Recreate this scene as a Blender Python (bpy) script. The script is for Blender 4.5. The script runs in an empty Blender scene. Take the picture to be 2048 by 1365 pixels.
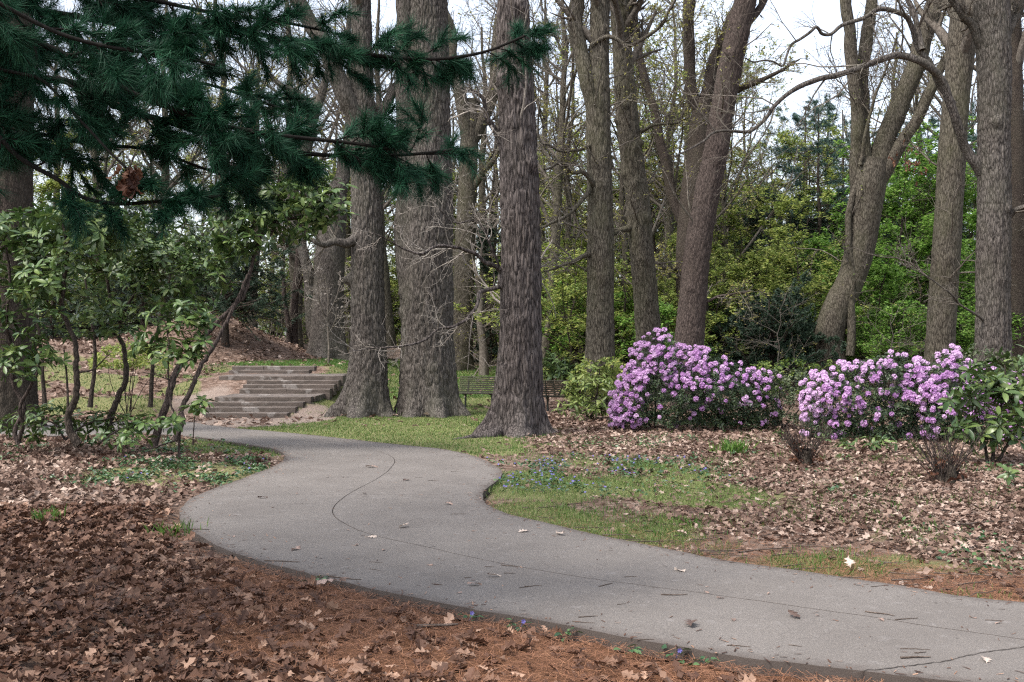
import bpy, math
import numpy as np
from math import radians, sin, cos, pi

# ------------------------------------------------------------------ camera, sky, sun, exposure
SC = bpy.context.scene
COL = SC.collection
EYE = 1.70
FPX = 2000.0            # focal length in pixels of the 2048-wide photograph
cam_d = bpy.data.cameras.new('camera')
cam_d.sensor_width = 36.0
cam_d.lens = 36.0 * FPX / 2048.0
cam_d.clip_start = 0.05
cam_d.clip_end = 3000.0
cam = bpy.data.objects.new('camera', cam_d)
COL.objects.link(cam)
cam.location = (0, 0, EYE)
cam.rotation_euler = (radians(90), 0, 0)
SC.camera = cam

SUN_EL, SUN_AZ = radians(58), radians(-125)     # azimuth clockwise from +Y (view direction): behind left
world = bpy.data.worlds.new('World')
SC.world = world
world.use_nodes = True
wn = world.node_tree
wn.nodes.clear()
w_out = wn.nodes.new('ShaderNodeOutputWorld')
w_bg = wn.nodes.new('ShaderNodeBackground')
w_sky = wn.nodes.new('ShaderNodeTexSky')
w_sky.sky_type = 'NISHITA'
w_sky.sun_disc = False
w_sky.sun_elevation = SUN_EL
w_sky.sun_rotation = SUN_AZ
w_sky.air_density = 1.0
w_sky.dust_density = 3.0
w_sky.ozone_density = 1.0
w_hs = wn.nodes.new('ShaderNodeHueSaturation')
w_hs.inputs['Saturation'].default_value = 0.5
w_bg.inputs['Strength'].default_value = 0.15
wn.links.new(w_sky.outputs[0], w_hs.inputs['Color'])
wn.links.new(w_hs.outputs[0], w_bg.inputs['Color'])
wn.links.new(w_bg.outputs[0], w_out.inputs['Surface'])

sun_d = bpy.data.lights.new('sun', 'SUN')
sun_d.energy = 1.5
sun_d.angle = radians(14)
sun_d.color = (1.0, 0.96, 0.90)
sun = bpy.data.objects.new('sun', sun_d)
COL.objects.link(sun)
sd = np.array([sin(SUN_AZ) * cos(SUN_EL), cos(SUN_AZ) * cos(SUN_EL), sin(SUN_EL)])
sun.rotation_euler = (pi / 2 - SUN_EL, 0, -SUN_AZ + pi)
sun.location = (-20, -20, 40)
from mathutils import Vector
sun.rotation_euler = Vector((-sd[0], -sd[1], -sd[2])).to_track_quat('-Z', 'Y').to_euler()

SC.view_settings.view_transform = 'Standard'
SC.view_settings.look = 'None'
SC.view_settings.gamma = 1.0
SC.view_settings.use_curve_mapping = False
SC.view_settings.exposure = 1.6
SC.cycles.max_bounces = 4
SC.cycles.diffuse_bounces = 2
SC.cycles.glossy_bounces = 2
SC.cycles.transmission_bounces = 3
SC.cycles.transparent_max_bounces = 4
SC.cycles.caustics_reflective = False
SC.cycles.caustics_refractive = False
SC.cycles.use_denoising = False
SC.cycles.pixel_filter_type = 'BLACKMAN_HARRIS'
SC.cycles.filter_width = 1.25

# ------------------------------------------------------------------ numeric helpers
RNG = np.random.default_rng(11)

def A(*v):
    return np.array(v, dtype=float)

def sst(x, a, b):
    t = np.clip((x - a) / (b - a), 0, 1)
    return t * t * (3 - 2 * t)

def _hash(ix, iy, seed):
    h = (ix.astype(np.int64) * 374761393 + iy.astype(np.int64) * 668265263 + seed * 974634777) & 0xffffffff
    h = ((h ^ (h >> 13)) * 1274126177) & 0xffffffff
    h = (h ^ (h >> 16)) & 0xffffffff
    return h / 4294967295.0

def vn(x, y, seed=0, per=None):
    x = np.asarray(x, float); y = np.asarray(y, float)
    ix = np.floor(x); iy = np.floor(y)
    fx = x - ix; fy = y - iy
    fx = fx * fx * (3 - 2 * fx); fy = fy * fy * (3 - 2 * fy)
    def h(a, b):
        if per: a = np.mod(a, per)
        return _hash(a, b, seed)
    return ((h(ix, iy) * (1 - fx) + h(ix + 1, iy) * fx) * (1 - fy)
            + (h(ix, iy + 1) * (1 - fx) + h(ix + 1, iy + 1) * fx) * fy)

def fbm(x, y, seed=0, o=3):
    s = 0; a = 0.5
    for k in range(o):
        s = s + a * vn(x * 2 ** k, y * 2 ** k, seed + k); a *= 0.5
    return s / (1 - 0.5 ** o)

def norm(v):
    return v / np.maximum(np.linalg.norm(v, axis=-1, keepdims=True), 1e-9)

# ------------------------------------------------------------------ the ground as a height field
_by = [-60, 0, 6, 12, 20, 28, 36, 48, 70, 120, 800]
_bz = [0.0, 0, 0, -.08, -.2, -.32, -.12, .30, .7, 1.6, 6.0]
_sy = [-60, 12, 20, 27.0, 28.3, 30.0, 31.6, 34.0, 34.6, 40, 48, 70, 120, 800]
_sz = [0, -.08, -.2, -.38, .06, .10, .52, .60, .80, .86, .92, 1.1, 1.9, 6.0]
MOUND = (-13.0, 44.5)

def G(x, y):
    x = np.asarray(x, float); y = np.asarray(y, float)
    b = np.interp(y, _by, _bz)
    s = np.interp(y, _sy, _sz)
    w = sst(-x, 4.6, 6.2) * (1 - 0.35 * sst(y, 36, 46) * (1 - sst(-x, 5.5, 8.5)))
    z = b + (s - b) * w
    z = z + 0.8 * sst(-x, 10.5, 17) * sst(y, 20, 42) * (1 - sst(y, 70, 120))
    r = np.hypot(x - MOUND[0], (y - MOUND[1]) * 0.8)
    t = np.clip(1 - r / 5.0, 0, 1)
    z = z + 2.1 * np.where(t < .2, t * t * 2.5, t - .1)
    z = z + 0.05 * sst(-x, 3, 6) * sst(14 - y, 0, 6) * fbm(x * .5, y * .5, 5)
    z = z + 0.10 * (fbm(x * .22, y * .22, 3) - .5) * sst(np.hypot(x, y), 16, 40)
    return z

def ray(u, v):
    """ground point seen at a pixel of the photograph"""
    dx = (u - 1024) / FPX; dz = (682.5 - v) / FPX
    d = 5.0
    ds = np.linspace(3, 90, 3000)
    h = EYE + dz * ds - G(dx * ds, ds)
    k = np.argmax(h < 0)
    if h[k] >= 0: k = len(ds) - 1
    d = ds[k]
    return A(dx * d, d)

def P(u, v, d):
    return A((u - 1024) / FPX * d, d, EYE + (682.5 - v) / FPX * d)

def gp(x, y, dz=0.0):
    return A(x, y, float(G(x, y)) + dz)

# ------------------------------------------------------------------ mesh helpers
class Acc:
    def __init__(s):
        s.V = []; s.F3 = []; s.F4 = []; s.T = []; s.n = 0
    def add(s, V, F, tint=0.5):
        V = np.asarray(V, float).reshape(-1, 3); F = np.asarray(F, int)
        if len(V) == 0 or len(F) == 0: return s
        (s.F3 if F.shape[1] == 3 else s.F4).append(F + s.n)
        s.V.append(V); s.n += len(V)
        t = np.asarray(tint, float)
        s.T.append(np.full(len(V), float(t)) if t.ndim == 0 else t.ravel())
        return s
    def mesh(s, name, smooth=False, off=None):
        me = bpy.data.meshes.new(name)
        if not s.V: return me
        V = np.concatenate(s.V)
        if off is not None: V = V - np.asarray(off)
        f3 = np.concatenate(s.F3) if s.F3 else np.zeros((0, 3), int)
        f4 = np.concatenate(s.F4) if s.F4 else np.zeros((0, 4), int)
        me.vertices.add(len(V)); me.vertices.foreach_set('co', V.astype(np.float32).ravel())
        li = np.concatenate([f3.ravel(), f4.ravel()]).astype(np.int32)
        tot = np.concatenate([np.full(len(f3), 3), np.full(len(f4), 4)]).astype(np.int32)
        st = np.concatenate([[0], np.cumsum(tot)[:-1]]).astype(np.int32)
        me.loops.add(len(li)); me.loops.foreach_set('vertex_index', li)
        me.polygons.add(len(tot)); me.polygons.foreach_set('loop_start', st)
        try: me.polygons.foreach_set('loop_total', tot)
        except Exception: pass
        me.polygons.foreach_set('use_smooth', np.full(len(tot), smooth))
        at = me.attributes.new('tint', 'FLOAT', 'POINT')
        at.data.foreach_set('value', np.concatenate(s.T).astype(np.float32))
        me.update(calc_edges=True)
        return me

def link(name, me, mat=None, parent=None):
    o = bpy.data.objects.new(name, me)
    COL.objects.link(o)
    if mat is not None and me is not None and len(me.materials) == 0: me.materials.append(mat)
    if parent is not None: o.parent = parent
    return o

def tag(o, label=None, cat=None, group=None, kind=None):
    if label: o['label'] = label
    if cat: o['category'] = cat
    if group: o['group'] = group
    if kind: o['kind'] = kind
    return o

def thing(name, label, cat, loc, group=None, rz=0.0):
    o = link(name, None)
    o.location = tuple(loc); o.rotation_euler = (0, 0, rz)
    o.empty_display_size = 0.2
    return tag(o, label, cat, group)

def part(name, acc, mat, root, smooth=False, kind=None):
    off = np.array(root.location) if root is not None else None
    o = link(name, acc.mesh(name, smooth, off), mat, root)
    if kind: o['kind'] = kind
    return o

def copy_tree(o, loc, rz=0.0, sc=1.0, label=None):
    c = o.copy(); COL.objects.link(c)
    c.location = tuple(loc); c.rotation_euler = (0, 0, rz); c.scale = (sc, sc, sc)
    if label: c['label'] = label
    for ch in list(o.children):
        k = ch.copy(); COL.objects.link(k); k.parent = c
    return c

def tubes(Pt, R, s=4, cap=False):
    """Pt (M,K,3), R (M,K): a batch of tapered tubes"""
    Pt = np.asarray(Pt, float); R = np.asarray(R, float)
    if Pt.ndim == 2: Pt = Pt[None]; R = R[None]
    M, K, _ = Pt.shape
    T = norm(np.gradient(Pt, axis=1))
    main = norm(Pt[:, -1] - Pt[:, 0])
    ref = np.where(np.abs(main[:, 2:3]) > .85, A(1, 0, 0)[None], A(0, 0, 1)[None])[:, None, :]
    U = norm(np.cross(T, np.broadcast_to(ref, T.shape)))
    W = np.cross(T, U)
    a = np.arange(s) * 2 * pi / s
    V = Pt[:, :, None, :] + R[:, :, None, None] * (U[:, :, None, :] * np.cos(a)[None, None, :, None]
                                                  + W[:, :, None, :] * np.sin(a)[None, None, :, None])
    idx = np.arange(M * K * s).reshape(M, K, s)
    i0 = idx[:, :-1]; i1 = idx[:, 1:]
    F = np.stack([i0, np.roll(i0, -1, 2), np.roll(i1, -1, 2), i1], -1).reshape(-1, 4)
    return V.reshape(-1, 3), F

def spline(pts, n):
    """Catmull-Rom through pts (k,d) sampled at n even arc positions"""
    p = np.asarray(pts, float)
    q = np.vstack([2 * p[0] - p[1], p, 2 * p[-1] - p[-2]])
    out = []
    for i in range(len(p) - 1):
        t = np.linspace(0, 1, 12, endpoint=False)[:, None]
        a, b, c, d = q[i], q[i + 1], q[i + 2], q[i + 3]
        out.append(.5 * ((2 * b) + (-a + c) * t + (2 * a - 5 * b + 4 * c - d) * t ** 2 + (-a + 3 * b - 3 * c + d) * t ** 3))
    out.append(p[-1:])
    o = np.vstack(out)
    L = np.concatenate([[0], np.cumsum(np.linalg.norm(np.diff(o[:, :3] if o.shape[1] > 3 else o, axis=0), axis=1))])
    s = np.linspace(0, L[-1], n)
    return np.stack([np.interp(s, L, o[:, k]) for k in range(o.shape[1])], 1)

def rot_from(d, up):
    """rows of frames: local x = d, local z ~ up"""
    x = norm(d); y = norm(np.cross(up, x)); z = np.cross(x, y)
    return np.stack([x, y, z], -1)

def scatter(acc, tv, tf, pos, R, sc, tint=None):
    tv = np.asarray(tv, float); tf = np.asarray(tf, int)
    M = len(pos); n = len(tv)
    if M == 0: return
    sc = np.asarray(sc, float)
    if sc.ndim == 1: sc = sc[:, None]
    V = np.einsum('mij,mnj->mni', R, tv[None] * sc[:, None, :]) + pos[:, None, :]
    F = (tf[None] + (np.arange(M) * n)[:, None, None]).reshape(-1, tf.shape[1])
    if tint is None: tint = RNG.random(M)
    acc.add(V.reshape(-1, 3), F, np.repeat(tint, n))

def rand_unit(n, rng=RNG):
    return norm(rng.normal(size=(n, 3)))

def rand_rot(n, rng=RNG, tilt=None):
    """random yaw frames; tilt = spread of the normal away from +z"""
    if tilt is None:
        d = rand_unit(n, rng); u = rand_unit(n, rng)
    else:
        u = norm(np.stack([rng.normal(0, tilt, n), rng.normal(0, tilt, n), np.ones(n)], 1))
        a = rng.uniform(0, 2 * pi, n)
        d = np.stack([np.cos(a), np.sin(a), np.zeros(n)], 1)
        d = norm(d - u * np.sum(d * u, 1, keepdims=True))
    return rot_from(d, u)

# ------------------------------------------------------------------ leaf templates (local x = along the leaf, z = up)
def leaf_rows(ts, ws, fold=0.15, curl=0.0, twist=0.0, droop=0.0):
    V = []; F = []
    for i, (t, w) in enumerate(zip(ts, ws)):
        zc = -droop * t * t
        for s in (-1, 0, 1):
            y = s * w
            z = zc + fold * abs(y) + curl * sin(3.1 * t) * (1 if s else .4) * (1 + .5 * s) + twist * s * (t - .5)
            V.append((t, y, z))
        if i:
            a = 3 * (i - 1); b = 3 * i
            F += [(a, a + 1, b + 1, b), (a + 1, a + 2, b + 2, b + 1)]
    return np.array(V), np.array(F)

RH = [leaf_rows([0, .12, .32, .62, .86, 1], [.012, .03, .15, .185, .135, .02], fold=f, droop=d, twist=w)
      for f, d, w in ((.25, .12, .0), (.4, .25, .1), (.1, .05, -.1), (.3, .4, .05))]
OAK = [leaf_rows([0, .18, .28, .40, .50, .64, .74, .86, 1], [.012, .03, .20, .07, .30, .08, .27, .09, .03], fold=f, curl=c, twist=w, droop=d)
       for f, c, w, d in ((.5, .10, .25, 0), (-.4, .16, -.3, .1), (.2, -.12, .5, -.15), (.8, .05, 0, .2), (-.7, .2, .4, 0))]
OAKS = [leaf_rows([0, .2, .38, .6, .8, 1], [.015, .2, .09, .28, .12, .03], fold=f, curl=c, twist=w)
        for f, c, w in ((.5, .1, .3), (-.5, .16, -.3), (.3, -.15, .5))]
def fan_leaf(lobes, fold=.4, curl=.1, twist=.3):
    """lobed leaf as a fan of single triangles: lobes = (t, half width) on one side"""
    L = [(0, 0)] + [(t, w) for t, w in lobes] + [(1, 0)] + [(t * .96, -w * 1.05) for t, w in lobes[::-1]]
    V = [(.5, 0, -.02)]
    for (t, y) in L:
        V.append((t, y, fold * abs(y) + curl * sin(5 * t + 3 * y) + twist * y * (t - .5)))
    n = len(L)
    return np.array(V), np.array([(0, 1 + i, 1 + (i + 1) % n) for i in range(n)])
_l5 = ((.22, .20), (.36, .07), (.52, .30), (.64, .09), (.80, .24))
_l3 = ((.28, .22), (.45, .09), (.68, .28))
FANN = [fan_leaf(_l5, f, c, w) for f, c, w in ((.55, .08, .5), (-.5, .10, -.4), (.3, -.10, .8), (.9, .06, 0), (-.8, .12, .5))]
FANM = [fan_leaf(_l3, f, c, w) for f, c, w in ((.55, .08, .5), (-.5, .12, -.4), (.3, -.12, .8))]
RHS = [leaf_rows([0, .28, .7, 1], [.012, .14, .175, .02], fold=f, droop=d, twist=w) for f, d, w in ((.25, .12, .0), (.4, .25, .1), (.1, .05, -.1), (.3, .4, .05))]
DIA = (np.array([(0, 0, 0), (.5, .28, .06), (1, 0, 0), (.5, -.28, .06)]), np.array([(0, 1, 2, 3)]))
BLADE = (np.array([(-.5, 0, 0), (.5, 0, 0), (.12, .25, .6), (0, .6, 1.0)]), np.array([(0, 1, 2), (0, 2, 3)]))
NEED = (np.array([(0, -.5, 0), (0, .5, 0), (.55, .45, .03), (.55, -.45, .03), (1, 0, -.03)]))

# ------------------------------------------------------------------ materials
def nodes_of(name):
    m = bpy.data.materials.new(name)
    m.use_nodes = True
    nt = m.node_tree
    b = nt.nodes['Principled BSDF']
    return m, nt, b

def N(nt, kind, **kw):
    n = nt.nodes.new(kind)
    for k, v in kw.items(): setattr(n, k, v)
    return n

def noise(nt, vec, scale, detail=5, rough=.6, dist=0.0):
    n = N(nt, 'ShaderNodeTexNoise')
    n.inputs['Scale'].default_value = scale; n.inputs['Detail'].default_value = detail
    n.inputs['Roughness'].default_value = rough; n.inputs['Distortion'].default_value = dist
    if vec is not None: nt.links.new(vec, n.inputs['Vector'])
    return n.outputs['Fac']

def ramp(nt, fac, stops):
    r = N(nt, 'ShaderNodeValToRGB')
    el = r.color_ramp.elements
    while len(el) < len(stops): el.new(.5)
    for e, (p, c) in zip(el, stops): e.position = p; e.color = (*c, 1)
    nt.links.new(fac, r.inputs['Fac'])
    return r.outputs['Color']

def mix(nt, fac, a, b, mode='MIX'):
    m = N(nt, 'ShaderNodeMix', data_type='RGBA', blend_type=mode)
    for s, v in ((0, fac), (6, a), (7, b)):
        if isinstance(v, (int, float)): m.inputs[s].default_value = v
        elif isinstance(v, tuple): m.inputs[s].default_value = (*v, 1)
        else: nt.links.new(v, m.inputs[s])
    return m.outputs[2]

def math_n(nt, op, a, b=None):
    m = N(nt, 'ShaderNodeMath', operation=op)
    for s, v in ((0, a), (1, b)):
        if v is None: continue
        if isinstance(v, (int, float)): m.inputs[s].default_value = v
        else: nt.links.new(v, m.inputs[s])
    return m.outputs[0]

def mapping(nt, scale, kind='Object', rot=(0, 0, 0)):
    tc = N(nt, 'ShaderNodeTexCoord')
    mp = N(nt, 'ShaderNodeMapping')
    mp.inputs['Scale'].default_value = scale
    mp.inputs['Rotation'].default_value = rot
    nt.links.new(tc.outputs[kind], mp.inputs['Vector'])
    return mp.outputs['Vector']

def attr(nt, name='tint'):
    a = N(nt, 'ShaderNodeAttribute', attribute_name=name)
    return a.outputs['Fac']

def bump(nt, b, h, strength=.5, dist=.02):
    n = N(nt, 'ShaderNodeBump')
    n.inputs['Strength'].default_value = strength; n.inputs['Distance'].default_value = dist
    nt.links.new(h, n.inputs['Height']); nt.links.new(n.outputs['Normal'], b.inputs['Normal'])

def bark_mat(name, dark, light, lichen=(.16, .17, .12), sx=26, sz=8.0, lich=.35, bs=.8, plates=True):
    m, nt, b = nodes_of(name)
    v = mapping(nt, (sx, sx, sz))
    n1 = noise(nt, v, 1.0, 6, .68, .4)
    if plates:
        wob = N(nt, 'ShaderNodeTexNoise'); wob.inputs['Scale'].default_value = .8; wob.inputs['Detail'].default_value = 3
        nt.links.new(v, wob.inputs['Vector'])
        ad = N(nt, 'ShaderNodeVectorMath', operation='MULTIPLY_ADD')
        nt.links.new(wob.outputs['Color'], ad.inputs[0]); ad.inputs[1].default_value = (1.1, 1.1, 1.1); nt.links.new(v, ad.inputs[2])
        vo = N(nt, 'ShaderNodeTexVoronoi', feature='DISTANCE_TO_EDGE'); vo.inputs['Scale'].default_value = 1.0
        nt.links.new(ad.outputs[0], vo.inputs['Vector'])
        h = math_n(nt, 'ADD', math_n(nt, 'MINIMUM', vo.outputs['Distance'], .28), math_n(nt, 'MULTIPLY', n1, .30))
        c = ramp(nt, h, [(.13, dark), (.27, tuple(a * .45 + d * .55 for a, d in zip(dark, light))), (.46, light)])
    else:
        h = n1
        c = ramp(nt, n1, [(.34, dark), (.52, tuple(a * .55 + d * .45 for a, d in zip(dark, light))), (.66, light)])
    v2 = mapping(nt, (1.1, 1.1, .6))
    n2 = noise(nt, v2, 1.0, 5, .65)
    f = math_n(nt, 'MULTIPLY', ramp(nt, n2, [(.45, (0, 0, 0)), (.7, (1, 1, 1))]), lich)
    c = mix(nt, f, c, lichen)
    n3 = noise(nt, mapping(nt, (.5, .5, .35)), 1.0, 3, .6)
    c = mix(nt, .45, c, ramp(nt, n3, [(.35, (.55, .5, .47)), (.65, (1, 1, 1))]), 'MULTIPLY')
    nt.links.new(c, b.inputs['Base Color'])
    b.inputs['Roughness'].default_value = .95
    b.inputs['Specular IOR Level'].default_value = .12
    bump(nt, b, h, bs, .03)
    return m

def leaf_mat(name, ca, cb, rough=.5, trans=.25, objrand=False, spec=.4, cc=None):
    m, nt, b = nodes_of(name)
    f = attr(nt)
    if objrand:
        oi = N(nt, 'ShaderNodeObjectInfo'); f = oi.outputs['Random']
    st = [(0, ca), (1, cb)] if cc is None else [(0, ca), (.6, cb), (1, cc)]
    c = ramp(nt, f, st)
    nt.links.new(c, b.inputs['Base Color'])
    b.inputs['Roughness'].default_value = rough
    b.inputs['Specular IOR Level'].default_value = spec
    if trans > 0:
        out = nt.nodes['Material Output']
        t = N(nt, 'ShaderNodeBsdfTranslucent'); mx = N(nt, 'ShaderNodeMixShader')
        nt.links.new(c, t.inputs['Color']); mx.inputs[0].default_value = trans
        nt.links.new(b.outputs[0], mx.inputs[1]); nt.links.new(t.outputs[0], mx.inputs[2])
        nt.links.new(mx.outputs[0], out.inputs['Surface'])
    return m

def plain_mat(name, col, rough=.8, var=.25, scale=9, spec=.3):
    m, nt, b = nodes_of(name)
    v = mapping(nt, (scale, scale, scale))
    n = noise(nt, v, 1.0, 5, .6)
    c = ramp(nt, n, [(.3, tuple(x * (1 - var) for x in col)), (.7, tuple(min(1, x * (1 + var)) for x in col))])
    nt.links.new(c, b.inputs['Base Color'])
    b.inputs['Roughness'].default_value = rough
    b.inputs['Specular IOR Level'].default_value = spec
    bump(nt, b, n, .25, .01)
    return m

M = {}
M['bark_oak'] = bark_mat('bark_oak', (.011, .009, .008), (.138, .122, .108), (.095, .095, .066), sx=24, sz=4.6)
M['bark_shaggy'] = bark_mat('bark_shaggy', (.009, .007, .007), (.128, .109, .101), (.075, .068, .056), sx=18, sz=2.5, lich=.25, bs=1.0)
M['bark_grey'] = bark_mat('bark_grey', (.015, .012, .009), (.130, .115, .091), (.088, .092, .048), sx=22, sz=4)
M['bark_brown'] = bark_mat('bark_brown', (.015, .011, .010), (.102, .080, .070), (.078, .066, .055), sx=30, sz=6)
M['bark_twig'] = bark_mat('bark_twig', (.055, .046, .038), (.20, .176, .150), (.13, .13, .09), sx=14, sz=8, bs=.3, plates=False)
M['bark_dark'] = bark_mat('bark_dark', (.018, .014, .012), (.075, .060, .049), (.07, .065, .045), sx=26, sz=9)
M['bark_pine'] = bark_mat('bark_pine', (.006, .006, .005), (.020, .017, .015), (.016, .016, .013), sx=26, sz=10, bs=.4, plates=False)
M['twig_pale'] = bark_mat('twig_pale', (.14, .12, .105), (.32, .29, .255), (.26, .25, .21), sx=20, sz=20, lich=.3, bs=.2, plates=False)
M['leaf_rhodo'] = leaf_mat('leaf_rhodo', (.018, .040, .011), (.056, .100, .025), .42, .18, spec=.32, cc=(.12, .165, .048))
M['leaf_rhodo_piece'] = leaf_mat('leaf_rhodo_piece', (.028, .058, .016), (.075, .125, .032), .40, .18, objrand=True, spec=.36, cc=(.155, .205, .06))
M['leaf_bright'] = leaf_mat('leaf_bright', (.06, .10, .022), (.14, .18, .045), .4, .25, objrand=True, spec=.4, cc=(.22, .25, .08))
M['leaf_bright_mass'] = leaf_mat('leaf_bright_mass', (.06, .10, .022), (.14, .18, .045), .4, .25, spec=.4, cc=(.20, .23, .07))
M['leaf_large'] = leaf_mat('leaf_large', (.028, .058, .015), (.065, .105, .028), .36, .15, objrand=True, spec=.4, cc=(.13, .175, .05))
M['leaf_large_mass'] = leaf_mat('leaf_large_mass', (.028, .058, .015), (.06, .098, .027), .36, .15, spec=.4, cc=(.11, .15, .045))
M['leaf_small'] = leaf_mat('leaf_small', (.010, .022, .009), (.028, .050, .018), .45, .15, cc=(.06, .085, .03))
M['leaf_grey'] = leaf_mat('leaf_grey', (.04, .058, .028), (.085, .11, .052), .6, .25, cc=(.14, .16, .085))
M['leaf_spring'] = leaf_mat('leaf_spring', (.095, .145, .030), (.24, .30, .072), .55, .5, cc=(.43, .44, .13))
M['leaf_yellow'] = leaf_mat('leaf_yellow', (.18, .185, .045), (.27, .26, .07), .6, .4, cc=(.36, .32, .11))
M['leaf_fresh'] = leaf_mat('leaf_fresh', (.06, .145, .022), (.145, .27, .044), .55, .5, cc=(.28, .41, .10))
M['leaf_wood'] = leaf_mat('leaf_wood', (.018, .040, .010), (.10, .165, .032), .6, .45, cc=(.26, .32, .07))
M['leaf_yew'] = leaf_mat('leaf_yew', (.010, .024, .014), (.022, .045, .022), .6, .05, cc=(.035, .065, .03))
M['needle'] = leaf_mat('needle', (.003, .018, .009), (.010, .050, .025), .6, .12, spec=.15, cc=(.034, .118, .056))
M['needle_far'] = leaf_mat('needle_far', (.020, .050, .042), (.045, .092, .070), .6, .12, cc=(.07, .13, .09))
M['petal'] = leaf_mat('petal', (.40, .20, .43), (.54, .31, .55), .55, .35, objrand=True, spec=.2, cc=(.68, .47, .68))
M['litter'] = leaf_mat('litter', (.062, .032, .022), (.205, .138, .105), .75, .12, spec=.2, cc=(.42, .325, .265))
M['litter_dark'] = leaf_mat('litter_dark', (.028, .012, .007), (.115, .056, .033), .7, .10, spec=.3, cc=(.34, .215, .148))  # same leaves as litter; wetness and the left side's shade put into the colour
M['litter_piece'] = leaf_mat('litter_piece', (.060, .036, .028), (.30, .21, .17), .75, .1, cc=(.45, .37, .31))
M['dead_leaf'] = leaf_mat('dead_leaf', (.035, .012, .007), (.075, .027, .013), .7, .2, cc=(.17, .08, .04))
M['pine_straw'] = leaf_mat('pine_straw', (.09, .038, .018), (.185, .080, .040), .75, .05, cc=(.28, .14, .075))
M['grass'] = leaf_mat('grass', (.060, .110, .020), (.135, .195, .045), .6, .3, cc=(.29, .32, .13))
M['grass_lush'] = leaf_mat('grass_lush', (.035, .090, .014), (.075, .15, .020), .5, .3, cc=(.14, .22, .04))
M['cover'] = leaf_mat('cover', (.016, .045, .016), (.036, .085, .026), .4, .15, cc=(.08, .14, .045))
M['blue_petal'] = leaf_mat('blue_petal', (.10, .085, .28), (.16, .14, .38), .6, .2)
M['twig_fallen'] = bark_mat('twig_fallen', (.05, .036, .028), (.16, .125, .105), (.14, .12, .1), sx=30, sz=30, bs=.2, plates=False)

def ground_mat():
    m, nt, b = nodes_of('ground')
    v = mapping(nt, (1, 1, 1))
    n1 = noise(nt, v, 26, 8, .72)
    vo = N(nt, 'ShaderNodeTexVoronoi'); vo.inputs['Scale'].default_value = 11
    nt.links.new(v, vo.inputs['Vector'])
    vr = N(nt, 'ShaderNodeSeparateColor'); nt.links.new(vo.outputs['Color'], vr.inputs[0])
    lit = ramp(nt, vr.outputs[0], [(0, (.05, .028, .019)), (.4, (.11, .066, .048)), (.75, (.20, .137, .106)), (1, (.30, .22, .18))])
    soil = ramp(nt, n1, [(.3, (.045, .030, .021)), (.7, (.15, .105, .078))])
    c = mix(nt, .5, soil, lit)
    n2 = noise(nt, v, 60, 6, .7)
    gr = ramp(nt, n2, [(.3, (.06, .06, .024)), (.5, (.125, .125, .050)), (.7, (.25, .22, .125))])
    n3 = noise(nt, v, 1.6, 6, .7)
    gf = math_n(nt, 'ADD', attr(nt, 'grass'), math_n(nt, 'MULTIPLY', math_n(nt, 'SUBTRACT', n3, .5), 1.3))
    gm = ramp(nt, gf, [(.35, (0, 0, 0)), (.65, (1, 1, 1))])
    c = mix(nt, gm, c, gr)
    straw = ramp(nt, n2, [(.3, (.075, .034, .018)), (.7, (.20, .098, .052))])
    sm = ramp(nt, math_n(nt, 'ADD', attr(nt, 'straw'), math_n(nt, 'MULTIPLY', math_n(nt, 'SUBTRACT', n3, .5), .8)), [(.35, (0, 0, 0)), (.65, (1, 1, 1))])
    c = mix(nt, sm, c, straw)
    dirt = ramp(nt, n1, [(.3, (.13, .095, .075)), (.7, (.27, .215, .18))])
    dm = ramp(nt, math_n(nt, 'ADD', attr(nt, 'dirt'), math_n(nt, 'MULTIPLY', math_n(nt, 'SUBTRACT', n3, .5), .9)), [(.4, (0, 0, 0)), (.7, (1, 1, 1))])
    c = mix(nt, dm, c, dirt)
    nt.links.new(c, b.inputs['Base Color'])
    b.inputs['Roughness'].default_value = .95
    b.inputs['Specular IOR Level'].default_value = .15
    bump(nt, b, n1, .8, .03)
    return m

def path_mat():
    m, nt, b = nodes_of('path_concrete')
    v = mapping(nt, (1, 1, 1))
    n1 = noise(nt, v, 120, 4, .75)
    agg = ramp(nt, n1, [(.30, (.072, .063, .056)), (.5, (.130, .115, .103)), (.70, (.205, .184, .166))])
    n2 = noise(nt, v, 1.3, 6, .65)
    c = mix(nt, ramp(nt, n2, [(.35, (0, 0, 0)), (.7, (.55, .55, .55))]), agg, (.085, .073, .064))
    n3 = noise(nt, v, 9, 5, .7)
    c = mix(nt, ramp(nt, n3, [(.58, (0, 0, 0)), (.75, (.35, .35, .35))]), c, (.28, .26, .25))
    em = ramp(nt, math_n(nt, 'ADD', attr(nt, 'tint'), math_n(nt, 'MULTIPLY', math_n(nt, 'SUBTRACT', n3, .5), .9)), [(.50, (0, 0, 0)), (1.0, (.85, .85, .85))])
    c = mix(nt, em, c, (.060, .046, .038))
    nt.links.new(c, b.inputs['Base Color'])
    b.inputs['Roughness'].default_value = .85
    b.inputs['Specular IOR Level'].default_value = .3
    bump(nt, b, n1, .5, .006)
    return m

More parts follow.
